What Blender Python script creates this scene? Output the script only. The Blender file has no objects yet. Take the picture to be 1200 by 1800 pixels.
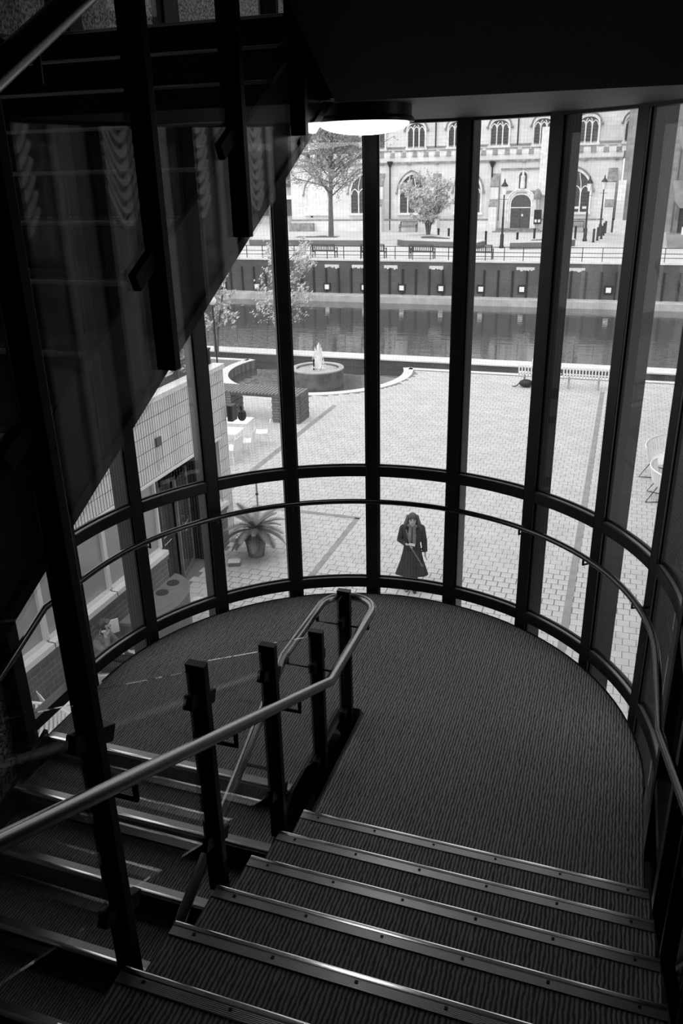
import bpy, bmesh, math, random
from mathutils import Vector, Matrix
from math import sin, cos, pi, radians, sqrt, atan2, hypot

# ---------------------------------------------------------------- camera
# frame: X = across the stair, Y = along the flights towards the window, Z = up, landing carpet at z = 0
F_PX, PITCH, ROLL, PHI = 1426.86, 0.397857, -0.022357, -0.333203
CAM = Vector((1.48638, -4.26409, 3.49646))
def _w2(a, b, c): return Vector((a*cos(PHI)+b*sin(PHI), -a*sin(PHI)+b*cos(PHI), c))
_cr, _sr, _c, _s = cos(ROLL), sin(ROLL), cos(PITCH), sin(PITCH)
RIGHT = _w2(_cr, _sr*_s, _sr*_c); DOWN = _w2(_sr, -_cr*_s, -_cr*_c); FWD = _w2(0, _c, -_s)
def ray(x, y): return FWD + RIGHT*((x-600)/F_PX) + DOWN*((y-900)/F_PX)
def atz(x, y, z): d = ray(x, y); return CAM + d*((z-CAM.z)/d.z)      # point of the pixel's ray on a level surface
def aty(x, y, s): d = ray(x, y); return CAM + d*((s-CAM.y)/d.y)      # ... on a wall across the view
def atx(x, y, t): d = ray(x, y); return CAM + d*((t-CAM.x)/d.x)      # ... on a wall along the view
def topx(P):
    v = Vector(P)-CAM; d = v.dot(FWD)
    return (600+F_PX*v.dot(RIGHT)/d, 900+F_PX*v.dot(DOWN)/d, d)

scene = bpy.context.scene
col = scene.collection
cd = bpy.data.cameras.new('camera'); cam = bpy.data.objects.new('camera', cd); col.objects.link(cam)
cd.sensor_fit = 'AUTO'; cd.sensor_width = 36; cd.lens = F_PX*36/1800; cd.clip_start = .02; cd.clip_end = 600
mw = Matrix.Identity(4)
for i in range(3):
    mw[i][0] = RIGHT[i]; mw[i][1] = -DOWN[i]; mw[i][2] = -FWD[i]; mw[i][3] = CAM[i]
cam.matrix_world = mw
scene.camera = cam

# ---------------------------------------------------------------- light: an even overcast sky
world = bpy.data.worlds.new('overcast_sky'); scene.world = world; world.use_nodes = True
bg = world.node_tree.nodes['Background']; bg.inputs[0].default_value = (1, 1, 1, 1); bg.inputs[1].default_value = 1.0
sun_d = bpy.data.lights.new('sun', 'SUN'); sun_d.energy = .9; sun_d.angle = radians(70)
sun = bpy.data.objects.new('sun', sun_d); col.objects.link(sun); sun.rotation_euler = (radians(42), 0, radians(-12)); sun.location = (0, 0, 30)
vs = scene.view_settings
vs.view_transform = 'Standard'; vs.look = 'None'; vs.gamma = 1; vs.use_curve_mapping = False; vs.exposure = .45
scene.cycles.transparent_max_bounces = 24
scene.cycles.max_bounces = 8

# ---------------------------------------------------------------- helpers
rnd = random.Random(7)
class MB:
    def __init__(s): s.v = []; s.f = []; s.uv = None
    def add(s, vs, fs):
        o = len(s.v); s.v += [tuple(p) for p in vs]; s.f += [tuple(i+o for i in q) for q in fs]; return s
    def box(s, x0, x1, y0, y1, z0, z1):
        return s.add([(x0,y0,z0),(x1,y0,z0),(x1,y1,z0),(x0,y1,z0),(x0,y0,z1),(x1,y0,z1),(x1,y1,z1),(x0,y1,z1)],
                     [(0,3,2,1),(4,5,6,7),(0,1,5,4),(1,2,6,5),(2,3,7,6),(3,0,4,7)])
    def bar(s, p, q, w, h, up=(0,0,1)):
        p, q = Vector(p), Vector(q); d = (q-p).normalized(); u = Vector(up)
        if abs(d.dot(u)) > .99: u = Vector((0,1,0))
        a = d.cross(u).normalized(); b = a.cross(d)
        vs = [c+a*(i*w/2)+b*(j*h/2) for c in (p, q) for i, j in ((-1,-1),(1,-1),(1,1),(-1,1))]
        return s.add(vs, [(3,2,1,0),(4,5,6,7),(0,1,5,4),(1,2,6,5),(2,3,7,6),(3,0,4,7)])
    def tube(s, path, r, n=10, closed=False, squash=1.0):
        P = [Vector(p) for p in path]; m = len(P); R = r if isinstance(r, (list, tuple)) else [r]*m
        rings = []; ref = None
        for i in range(m):
            if closed: t = P[(i+1) % m]-P[i-1]
            else:
                a = (P[i]-P[i-1]).normalized() if i > 0 else None; b = (P[i+1]-P[i]).normalized() if i < m-1 else None
                t = (a+b) if a and b else (a or b)
            t.normalize()
            if ref is None: ref = Vector((0,0,1)) if abs(t.z) < .9 else Vector((1,0,0))
            u = (ref - t*ref.dot(t)).normalized(); v = t.cross(u); ref = u
            k = 1.0
            if not closed and 0 < i < m-1: k = 1/max(.5, (P[i]-P[i-1]).normalized().dot(t))
            rings.append([P[i]+(u*cos(2*pi*j/n)*squash+v*sin(2*pi*j/n))*R[i]*(k if k < 1.2 else 1.0) for j in range(n)])
        return s.loft(rings, closed=closed)
    def loft(s, rings, cap=True, closed=False):
        n = len(rings[0]); m = len(rings); vs = [p for r in rings for p in r]; fs = []
        for i in range(m if closed else m-1):
            a, b = i*n, ((i+1) % m)*n
            for j in range(n): fs.append((a+j, a+(j+1) % n, b+(j+1) % n, b+j))
        if cap and not closed: fs += [tuple(range(n-1, -1, -1)), tuple(range((m-1)*n, m*n))]
        return s.add(vs, fs)
    def prism(s, poly, z0, z1):
        n = len(poly); return s.add([(x,y,z0) for x,y in poly]+[(x,y,z1) for x,y in poly],
            [tuple(range(n-1,-1,-1)), tuple(range(n,2*n))]+[(i,(i+1)%n,n+(i+1)%n,n+i) for i in range(n)])
    def extx(s, poly, x0, x1):   # profile (y, z) drawn along X
        n = len(poly); return s.add([(x0,y,z) for y,z in poly]+[(x1,y,z) for y,z in poly],
            [tuple(range(n)), tuple(range(2*n-1,n-1,-1))]+[(i,n+i,n+(i+1)%n,(i+1)%n) for i in range(n)])
    def exty(s, poly, y0, y1):   # profile (x, z) drawn along Y
        n = len(poly); return s.add([(x,y0,z) for x,z in poly]+[(x,y1,z) for x,z in poly],
            [tuple(range(n)), tuple(range(2*n-1,n-1,-1))]+[(i,n+i,n+(i+1)%n,(i+1)%n) for i in range(n)])
    def ell(s, c, r, n=12, m=8):
        c = Vector(c); r = r if isinstance(r, (tuple, list)) else (r, r, r)
        rings = [[c+Vector((r[0]*sin(pi*i/m)*cos(2*pi*j/n), r[1]*sin(pi*i/m)*sin(2*pi*j/n), -r[2]*cos(pi*i/m))) for j in range(n)] for i in range(1, m)]
        o = len(s.v); s.loft(rings, cap=False); k = len(s.v)
        s.v += [tuple(c-Vector((0,0,r[2]))), tuple(c+Vector((0,0,r[2])))]
        e = o+(m-2)*n
        for j in range(n): s.f.append((k, o+(j+1)%n, o+j)); s.f.append((k+1, e+j, e+(j+1)%n))
        return s
    def lathe(s, prof, n=24, c=(0,0,0), cap=True):
        return s.loft([[(c[0]+r*cos(2*pi*j/n), c[1]+r*sin(2*pi*j/n), c[2]+z) for j in range(n)] for r, z in prof], cap=cap)
    def arc(s, r0, r1, z0, z1, a0, a1, n=8):   # curved bar round the bay, angles from +Y towards +X
        L = []
        for i in range(n+1):
            a = a0+(a1-a0)*i/n
            L.append([(r*sin(a), r*cos(a), z) for r, z in ((r0,z0),(r1,z0),(r1,z1),(r0,z1))])
        return s.loft(L)
    def build(s, name, m, parent=None, loc=None, smooth=False, bevel=0, world=False, fix=True):
        me = bpy.data.meshes.new(name)
        off = Vector(loc) if loc is not None else Vector((0,0,0))
        if world and parent is not None: off = parent.matrix_basis.translation.copy()
        me.from_pydata([tuple(Vector(p)-off) if (world or loc is not None) else p for p in s.v], [], s.f)
        if fix:
            b = bmesh.new(); b.from_mesh(me); bmesh.ops.recalc_face_normals(b, faces=b.faces); b.to_mesh(me); b.free()
        if smooth:
            for p in me.polygons: p.use_smooth = True
            if smooth != 2: me.set_sharp_from_angle(angle=radians(40))
        me.materials.append(m)
        o = bpy.data.objects.new(name, me); col.objects.link(o)
        if parent is not None: o.parent = parent
        elif loc is not None: o.location = off
        if bevel:
            md = o.modifiers.new('bevel', 'BEVEL'); md.width = bevel; md.segments = 2; md.limit_method = 'ANGLE'
        return o
def tag(o, label=None, cat=None, group=None, kind=None):
    if label: o['label'] = label
    if cat: o['category'] = cat
    if group: o['group'] = group
    if kind: o['kind'] = kind
    return o
def thing(name, label, cat, loc=(0,0,0), rz=0, group=None, kind=None):
    o = bpy.data.objects.new(name, None); o.empty_display_size = .1; col.objects.link(o)
    o.matrix_basis = Matrix.Translation(Vector(loc)) @ Matrix.Rotation(rz, 4, 'Z')
    return tag(o, label, cat, group, kind)
def dup(root, loc, rz, label=None, group=None, scale=1.0):
    def cp(o, par):
        c = o.copy(); col.objects.link(c)
        if par is not None: c.parent = par
        for ch in list(o.children): cp(ch, c)
        return c
    r = cp(root, None); r.matrix_basis = Matrix.Translation(Vector(loc)) @ Matrix.Rotation(rz, 4, 'Z') @ Matrix.Scale(scale, 4)
    if label: r['label'] = label
    if group: r['group'] = group
    return r
def link_mesh(name, me, loc, parent=None):
    o = bpy.data.objects.new(name, me); col.objects.link(o); o.location = loc
    if parent is not None: o.parent = parent
    return o

# ---------------------------------------------------------------- materials (all grey: the photograph is black and white)
def g3(v): return (v, v, v, 1)
def new_mat(name):
    m = bpy.data.materials.new(name); m.use_nodes = True; nt = m.node_tree
    return m, nt, nt.nodes['Principled BSDF']
def N(nt, t, **kw):
    n = nt.nodes.new(t)
    for k, v in kw.items(): setattr(n, k, v)
    return n
def coords(nt, scale=(1,1,1), rot=(0,0,0), kind='Object'):
    tc = N(nt, 'ShaderNodeTexCoord'); mp = N(nt, 'ShaderNodeMapping'); nt.links.new(tc.outputs[kind], mp.inputs[0])
    mp.inputs['Scale'].default_value = scale; mp.inputs['Rotation'].default_value = rot
    return mp.outputs[0]
def ramp(nt, src, stops, interp='LINEAR'):
    r = N(nt, 'ShaderNodeValToRGB'); nt.links.new(src, r.inputs[0]); cr = r.color_ramp; cr.interpolation = interp
    while len(cr.elements) < len(stops): cr.elements.new(.5)
    for e, (p, v) in zip(cr.elements, stops): e.position = p; e.color = g3(v)
    return r.outputs[0]
def bump(nt, b, src, strength, dist=.01):
    bn = N(nt, 'ShaderNodeBump'); bn.inputs['Strength'].default_value = strength; bn.inputs['Distance'].default_value = dist
    nt.links.new(src, bn.inputs['Height']); nt.links.new(bn.outputs[0], b.inputs['Normal'])
def mat(name, v, rough=.8, metal=0.0, var=0.0, vs_=4.0, bmp=0.0, bs=40.0, spec=.5, detail=4, kind='Object'):
    m, nt, b = new_mat(name)
    b.inputs['Base Color'].default_value = g3(v); b.inputs['Roughness'].default_value = rough
    b.inputs['Metallic'].default_value = metal; b.inputs['Specular IOR Level'].default_value = spec
    if var:
        n = N(nt, 'ShaderNodeTexNoise'); nt.links.new(coords(nt, kind=kind), n.inputs['Vector']); n.inputs['Scale'].default_value = vs_; n.inputs['Detail'].default_value = detail
        nt.links.new(ramp(nt, n.outputs[0], [(.25, max(0, v*(1-var))), (.75, min(1, v*(1+var)))]), b.inputs['Base Color'])
    if bmp:
        n = N(nt, 'ShaderNodeTexNoise'); nt.links.new(coords(nt, kind=kind), n.inputs['Vector']); n.inputs['Scale'].default_value = bs; n.inputs['Detail'].default_value = 3
        bump(nt, b, n.outputs[0], bmp)
    return m
def glass_mat(name, gloss=1.0, tint=.97, wires=False):
    m, nt, b = new_mat(name); nt.nodes.remove(b); L = nt.links
    out = nt.nodes['Material Output']
    geo = N(nt, 'ShaderNodeNewGeometry'); dt = N(nt, 'ShaderNodeVectorMath', operation='DOT_PRODUCT')
    L.new(geo.outputs['Incoming'], dt.inputs[0]); L.new(geo.outputs['Normal'], dt.inputs[1])
    ab = N(nt, 'ShaderNodeMath', operation='ABSOLUTE'); L.new(dt.outputs['Value'], ab.inputs[0])
    om = N(nt, 'ShaderNodeMath', operation='SUBTRACT'); om.inputs[0].default_value = 1; L.new(ab.outputs[0], om.inputs[1])
    pw = N(nt, 'ShaderNodeMath', operation='POWER'); L.new(om.outputs[0], pw.inputs[0]); pw.inputs[1].default_value = 5
    ma = N(nt, 'ShaderNodeMath', operation='MULTIPLY_ADD'); L.new(pw.outputs[0], ma.inputs[0]); ma.inputs[1].default_value = .96*gloss; ma.inputs[2].default_value = .04*gloss
    tr = N(nt, 'ShaderNodeBsdfTransparent'); tr.inputs[0].default_value = g3(tint)
    gl = N(nt, 'ShaderNodeBsdfGlossy'); gl.inputs['Roughness'].default_value = .0; gl.inputs[0].default_value = g3(1)
    mx = N(nt, 'ShaderNodeMixShader'); L.new(ma.outputs[0], mx.inputs[0]); L.new(tr.outputs[0], mx.inputs[1]); L.new(gl.outputs[0], mx.inputs[2])
    res = mx.outputs[0]
    if wires:   # georgian wired glass: a fine wire grid cast into the pane
        sp = N(nt, 'ShaderNodeSeparateXYZ'); tc = N(nt, 'ShaderNodeTexCoord'); L.new(tc.outputs['UV'], sp.inputs[0])
        outs = []
        for ax, pitch, wd in ((0, .0254, .026), (1, .0254, .012)):
            a = N(nt, 'ShaderNodeMath', operation='DIVIDE'); L.new(sp.outputs[ax], a.inputs[0]); a.inputs[1].default_value = pitch
            fr = N(nt, 'ShaderNodeMath', operation='FRACT'); L.new(a.outputs[0], fr.inputs[0])
            lt = N(nt, 'ShaderNodeMath', operation='LESS_THAN'); L.new(fr.outputs[0], lt.inputs[0]); lt.inputs[1].default_value = wd
            outs.append(lt.outputs[0])
        mxm = N(nt, 'ShaderNodeMath', operation='MAXIMUM'); L.new(outs[0], mxm.inputs[0]); L.new(outs[1], mxm.inputs[1])
        df = N(nt, 'ShaderNodeBsdfDiffuse'); df.inputs[0].default_value = g3(.3)
        tl = N(nt, 'ShaderNodeBsdfTranslucent'); tl.inputs[0].default_value = g3(.4)
        ad = N(nt, 'ShaderNodeMixShader'); ad.inputs[0].default_value = .5; L.new(df.outputs[0], ad.inputs[1]); L.new(tl.outputs[0], ad.inputs[2])
        m2 = N(nt, 'ShaderNodeMixShader'); L.new(mxm.outputs[0], m2.inputs[0]); L.new(res, m2.inputs[1]); L.new(ad.outputs[0], m2.inputs[2]); res = m2.outputs[0]
    L.new(res, out.inputs[0]); return m
def carpet_mat():
    m, nt, b = new_mat('ribbed_carpet'); L = nt.links
    c = coords(nt, (1, 1, 1))
    nz = N(nt, 'ShaderNodeTexNoise'); nz.inputs['Scale'].default_value = 1; nz.inputs['Detail'].default_value = 2
    L.new(coords(nt, (48, 17, 17)), nz.inputs['Vector'])
    sep = N(nt, 'ShaderNodeSeparateXYZ'); L.new(c, sep.inputs[0])
    ma = N(nt, 'ShaderNodeMath', operation='MULTIPLY_ADD'); L.new(nz.outputs[0], ma.inputs[0]); ma.inputs[1].default_value = 6.5
    mu = N(nt, 'ShaderNodeMath', operation='MULTIPLY'); L.new(sep.outputs[0], mu.inputs[0]); mu.inputs[1].default_value = 2*pi/.0185
    L.new(mu.outputs[0], ma.inputs[2])
    sn = N(nt, 'ShaderNodeMath', operation='SINE'); L.new(ma.outputs[0], sn.inputs[0])
    mr = N(nt, 'ShaderNodeMapRange'); L.new(sn.outputs[0], mr.inputs[0]); mr.inputs[1].default_value = -1; mr.inputs[2].default_value = 1
    L.new(ramp(nt, mr.outputs[0], [(.2, .07), (.6, .23), (1, .26)]), b.inputs['Base Color'])
    b.inputs['Roughness'].default_value = .95; b.inputs['Specular IOR Level'].default_value = .1
    bump(nt, b, mr.outputs[0], .5, .004); return m
def nosing_mat():
    m, nt, b = new_mat('ribbed_aluminium'); b.inputs['Base Color'].default_value = g3(.3); b.inputs['Metallic'].default_value = 1.0; b.inputs['Roughness'].default_value = .28
    w = N(nt, 'ShaderNodeTexWave'); w.bands_direction = 'Y'; w.inputs['Scale'].default_value = 50; nt.links.new(coords(nt), w.inputs['Vector'])
    bump(nt, b, w.outputs[0], .2, .002); return m
def concrete_mat():
    m, nt, b = new_mat('bush_hammered_concrete'); c = coords(nt)
    n = N(nt, 'ShaderNodeTexNoise'); n.inputs['Scale'].default_value = 55; n.inputs['Detail'].default_value = 5; nt.links.new(c, n.inputs['Vector'])
    nt.links.new(ramp(nt, n.outputs[0], [(.36, .06), (.62, .6)]), b.inputs['Base Color']); b.inputs['Roughness'].default_value = .95
    bump(nt, b, n.outputs[0], 1.0, .03); return m
def brickwork(name, c1, c2, mortar, bw, bh, ms=.01, rotx=True, var=.3, scale=1.0, rough=.9):
    m, nt, b = new_mat(name)
    t = N(nt, 'ShaderNodeTexBrick'); t.inputs['Color1'].default_value = g3(c1); t.inputs['Color2'].default_value = g3(c2); t.inputs['Mortar'].default_value = g3(mortar)
    t.inputs['Scale'].default_value = scale; t.inputs['Mortar Size'].default_value = ms; t.inputs['Brick Width'].default_value = bw; t.inputs['Row Height'].default_value = bh
    nt.links.new(coords(nt, rot=(pi/2, 0, 0) if rotx else (0,0,0)), t.inputs['Vector'])
    n = N(nt, 'ShaderNodeTexNoise'); n.inputs['Scale'].default_value = .45; n.inputs['Detail'].default_value = 6; nt.links.new(coords(nt), n.inputs['Vector'])
    mx = N(nt, 'ShaderNodeMix', data_type='RGBA', blend_type='MULTIPLY'); mx.inputs[0].default_value = 1
    nt.links.new(t.outputs[0], mx.inputs[6]); nt.links.new(ramp(nt, n.outputs[0], [(.3, 1-var), (.65, 1)]), mx.inputs[7])
    nt.links.new(mx.outputs[2], b.inputs['Base Color']); b.inputs['Roughness'].default_value = rough
    bump(nt, b, t.outputs[1], -.3, .01); return m
def water_mat():
    m, nt, b = new_mat('lake_water'); b.inputs['Base Color'].default_value = g3(.07); b.inputs['Roughness'].default_value = .04; b.inputs['IOR'].default_value = 2.3
    n = N(nt, 'ShaderNodeTexNoise'); n.inputs['Scale'].default_value = 1; n.inputs['Detail'].default_value = 3; nt.links.new(coords(nt, (.7, 3.2, 1)), n.inputs['Vector'])
    bump(nt, b, n.outputs[0], .13, .08); return m

BLACK = mat('black_painted_steel', .006, .45, var=.25, vs_=3, spec=.2)
FRAME = mat('dark_bronze_frame', .011, .32, var=.3, vs_=6, spec=.4)
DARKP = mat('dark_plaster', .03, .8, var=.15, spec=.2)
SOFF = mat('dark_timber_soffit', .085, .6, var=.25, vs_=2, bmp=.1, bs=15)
CARPET = carpet_mat(); NOSE = nosing_mat(); CONC = concrete_mat()
RAIL = mat('polished_steel_rail', .28, .27, metal=1.0)
NEDGE = mat('bright_nosing_edge', .85, .16, metal=1.0)
RAILD = mat('dark_lacquered_rail', .1, .2, metal=1.0)
SILLM = mat('skylit_grey_ledge', .2, .35, metal=.5)  # lighter grey stands in for skylight caught on the transom ledges
GLASS = glass_mat('clear_balustrade_glass', 1.0, .96)
PANE = glass_mat('wired_window_glass', .7, .985, wires=True)
STONE = brickwork('pale_church_ashlar', .9, .8, .7, .8, .32, .012, var=.14)
STONE2 = mat('carved_pale_stone', .86, .9, var=.22, vs_=3)
STONED = mat('weathered_grey_stone', .3, .95, var=.4, vs_=3)
RUBBLE = brickwork('rough_tower_masonry', .5, .36, .42, .6, .3, .02, var=.35)
LEAD = mat('dark_leaded_glass', .09, .25, var=.4, vs_=6)
WOODD = mat('dark_oak', .1, .6, var=.3, vs_=5)
BRICKW = brickwork('dark_brick_wall', .13, .1, .17, .24, .08, .01, var=.45)
BRICKP = brickwork('planter_brick', .16, .13, .22, .24, .08, .012, var=.3)
COPE = mat('pale_stone_coping', .7, .85, var=.12, vs_=2)
CONCS = mat('smooth_grey_concrete', .45, .9, var=.25, vs_=1.5)
CONCM = mat('board_marked_concrete', .27, .9, var=.3, vs_=1.5)
CONCD = mat('stained_dark_concrete', .16, .85, var=.55, vs_=3)
PAVE = mat('clay_paver', .57, .85, var=.12, vs_=2.3, detail=8)
PAVEJ = mat('paver_joint_sand', .2, .95)
PAVES = mat('smooth_drain_channel', .3, .8, var=.2)
TERR = mat('terrace_paving', .62, .9, var=.12, vs_=.6)
TILE = mat('white_glazed_tile', .82, .3, var=.06, vs_=9)
GROUT = mat('dark_tile_grout', .04, .9)
WHITE = mat('white_painted', .85, .5)
WHITEC = mat('white_plastic', .88, .4)
GREYP = mat('opaque_grey_glass', .4, .15, var=.12, vs_=.8)
SHOPG = mat('dark_shop_glass', .07, .06, var=.5, vs_=1.2)
BRICK = mat('dark_engineering_brick', .15, .7, var=.3, vs_=3)
MORTAR = mat('pale_mortar', .4, .95)
WOODS = mat('weathered_slat', .2, .75, var=.3, vs_=5)
IRON = mat('black_cast_iron', .02, .45)
WATER = water_mat()
SPRAY = mat('white_water_spray', .95, .3)
BARK = mat('tree_bark', .14, .9, var=.35, vs_=8)
LEAFP = mat('pale_spring_leaf', .62, .7)
LEAFT = mat('thin_tree_leaf', .36, .7, var=.3, vs_=3)
LEAFM = mat('mid_green_leaf', .24, .7, var=.3, vs_=3)
LEAFD = mat('dark_glossy_leaf', .14, .45, var=.4, vs_=4)
SOIL = mat('planting_soil', .12, 1, var=.3)
SKIN = mat('skin', .42, .55)
HAIR = mat('dark_hair', .045, .5, var=.5, vs_=40)
COAT = mat('charcoal_wool_coat', .03, .9, var=.5, vs_=14)
CLOTH = mat('mid_grey_jacket', .17, .9, var=.3, vs_=12)
CLOTHL = mat('pale_shirt', .7, .9)
DRAPE = mat('grey_drape', .32, .95, var=.2, vs_=2)
BIN = mat('grey_recycled_plastic', .14, .6, var=.15, vs_=3)
m_, nt_, b_ = new_mat('lit_opal_diffuser'); b_.inputs['Base Color'].default_value = g3(.9); b_.inputs['Emission Color'].default_value = g3(1); b_.inputs['Emission Strength'].default_value = 5
OPAL = m_
m_, nt_, b_ = new_mat('dim_opal_diffuser'); b_.inputs['Base Color'].default_value = g3(.9); b_.inputs['Emission Color'].default_value = g3(1); b_.inputs['Emission Strength'].default_value = 1.5
OPALD = m_
ZP = CAM.z-7.57      # plaza level
ZT = -1.92           # church terrace level
# ================================================================ INTERIOR STRUCTURE
RI, RO, RGL, RS = 1.974, 2.199, 2.03, 1.913
ANG = [radians(-90.5+19.877*k) for k in range(10)]
XL0, XL1, XR0, XR1 = -1.9, -.135, .073, 1.918
def arcpts(r, a0, a1, n): return [(r*sin(a0+(a1-a0)*i/n), r*cos(a0+(a1-a0)*i/n)) for i in range(n+1)]
# landing slab with the slot between the flights
poly = [(XR1-.005, -.93)] + arcpts(RS, pi/2, -pi/2, 48) + [(-RS, -.68), (XL1, -.68), (XL1, .2), (-.09, .24), (.03, .24), (XR0, .2), (XR0, -.93)]
fl = MB().prism(poly, -.22, 0).build('floor', CARPET)
tag(fl, 'half-round stair landing with dark ribbed carpet inside the bay window', 'floor', kind='structure')
edge = MB().arc(RS, RS+.012, -.22, .004, -pi/2, pi/2, 48)
tag(edge.build('trim_1', BLACK, fl), 'thin black edge strip of the landing')
MB().box(XL1, XR0, -.95, .3, -.42, -.3).build('well_blackout', BLACK, fl)  # added black plate hides the daylight below, so the slot reads dark
MB().box(XL1, XL1+.02, -.68, .24, -.42, -.004).build('well_lining', BLACK, fl); MB().box(XR0-.02, XR0, -.93, .24, -.42, -.004).build('well_lining', BLACK, fl)
def plate(mb, x0, x1, pts): return mb.extx(pts, x0, x1)

def nosing(mb, x0, x1, s, z, d):   # d = +1: tread lies on the -Y side of the edge
    mb.extx([(s-.02*d, z+.004), (s-.064*d, z+.005), (s-.064*d, z-.002), (s-.02*d, z-.002)], x0, x1)
def bullnose(mb, x0, x1, s, z, d):
    bull = [(s+(.006-.013*(1-cos(q)))*d, z-.007+.013*sin(q)) for q in [pi/2*i/6 for i in range(7)]]
    mb.extx([(s+.006*d, z-.011)]+bull+[(s-.02*d, z+.006), (s-.02*d, z-.002), (s+.001*d, z-.004), (s+.001*d, z-.011)], x0, x1)
def flight(name, label, x0, x1, s0, z0, going, rise, ks, d, parts_stringer, screws=True):
    """d=+1: flight climbs towards -Y (seen from above its nosings); d=-1: flight climbs towards +Y"""
    t = thing(name, label, 'staircase', ((x0+x1)/2, s0, z0))
    for k in ks:
        s, z = s0-going*k, z0+rise*k*d
        mb = MB()
        if d > 0: mb.box(x0, x1, s-going-.03, s-.002, z-rise-.03, z)
        else: mb.box(x0, x1, s-.002 if k == 0 else s+.002, s+.0015 if k == 0 else s+going, z-rise-.03, z)
        st = mb.build('step', CARPET, t, world=True)
        if d < 0: MB().box(x0, x1, s-.003, s+.001, z-rise+.005, z-.006).build('riser', BLACK, st, loc=t.location)
        nb = MB(); nosing(nb, x0+.002, x1-.002, s, z, d)
        no = nb.build('nosing', NOSE, st, loc=t.location, smooth=True)
        nb = MB(); bullnose(nb, x0+.002, x1-.002, s, z, d); nb.build('nosing_edge', NEDGE, st, loc=t.location, smooth=True)
        if screws:
            for i in range(6):
                xx = x0+.1+(x1-x0-.2)*i/5
                link_mesh('screw_plug', PLUG, Vector((xx, s-.036*d, z+.0052))-t.location, no)
    for nm, x_0, x_1, pts in parts_stringer: plate(MB(), x_0, x_1, pts).build(nm, FRAME, t, world=True)
    return t
pm = MB().box(-.006, .006, -.006, .006, 0, .0015).build('screw_plug', BLACK); PLUG = pm.data; bpy.data.objects.remove(pm)
G1, R1 = .3342, .15675
def rl(s, off): return .15675+(-.949-s)*R1/G1+off           # nosing line of the climbing flight
flight('stair_flight', 'carpeted flight with metal nosings climbing from landing towards the viewer', XR0, XR1, -.949, R1, G1, R1, range(0, 12), 1,
       [('stringer', XR0-.028, XR0, [(-.93, -.2), (-.93, -.03), (-4.9, rl(-4.9, -.19)), (-4.9, rl(-4.9, -.42)), (-1.2, rl(-1.2, -.42))]),
        ('stringer', XR1, XR1+.03, [(-.6, -.2), (-.6, .0), (-.93, .02), (-4.9, rl(-4.9, -.12)), (-4.9, rl(-4.9, -.42)), (-1.2, rl(-1.2, -.42))]),
        ('soffit', XR0, XR1, [(-.93, -.22), (-.93, -.16), (-4.9, rl(-4.9, -.3)), (-4.9, rl(-4.9, -.38))])])
def ll(s, off): return (s+.678)*.157/.345+off
flight('stair_flight', 'carpeted flight with metal nosings going down from landing under the upper stair', XL0, XL1, -.678, 0, .345, .157, range(0, 12), -1,
       [('stringer', XL1, XL1+.025, [(-.66, -.22), (-.66, .0), (-4.5, ll(-4.5, .0)), (-4.5, ll(-4.5, -.4)), (-1.0, ll(-1.0, -.4))]),
        ('stringer', XL0-.03, XL0, [(-.66, -.22), (-.66, .05), (-4.5, ll(-4.5, .05)), (-4.5, ll(-4.5, -.4)), (-1.0, ll(-1.0, -.4))]),
        ('soffit', XL0, XL1, [(-.66, -.25), (-.66, -.17), (-4.5, ll(-4.5, -.3)), (-4.5, ll(-4.5, -.38))])], screws=False)
G2, R2, S2, Z2 = .309, .1725, -.018, 4.204
def ul(s, off): return Z2+(s-S2)*R2/G2+off
def ub(s): return 2.53+(s+2.36)*.5216                        # lower edge of the upper stringer
flight('stair_flight', 'upper flight of dark treads rising to the next landing behind reflecting glass', XL0, -.06, S2, Z2, G2, R2, range(0, 13), -1,
       [('stringer', -.06, -.04, [(-.02, ub(-.02)+.02), (-.02, ul(-.02, -.02)), (-3.9, ul(-3.9, -.02)), (-3.9, ub(-3.9)+.02)]),
        ('stringer', XL0-.03, XL0, [(-.02, 3.82), (-.02, ul(-.02, .03)), (-3.9, ul(-3.9, .03)), (-3.9, ub(-3.9))]),
        ('soffit', XL0, -.06, [(-.02, 3.82), (-.02, 3.9), (-3.9, ub(-3.9)+.12), (-3.9, ub(-3.9)+.03)])], screws=False)
# upper landing and the flight above the viewer
poly = arcpts(RGL, pi/2, -pi/2, 48) + [(-1.95, S2+.004), (.03, S2+.004), (.03, -.1), (1.97, -.1)]
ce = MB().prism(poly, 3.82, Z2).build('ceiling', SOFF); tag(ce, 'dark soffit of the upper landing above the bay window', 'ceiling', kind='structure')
sl = .59
up = MB().extx([(-.1, 3.805), (-.1, 4.2), (-5.6, 4.2+5.5*sl), (-5.6, 3.805+5.5*sl)], .06, 1.97)
tag(up.build('ceiling_flight', DARKP), 'sloping dark underside of the flight overhead', 'ceiling', kind='structure')
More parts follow.
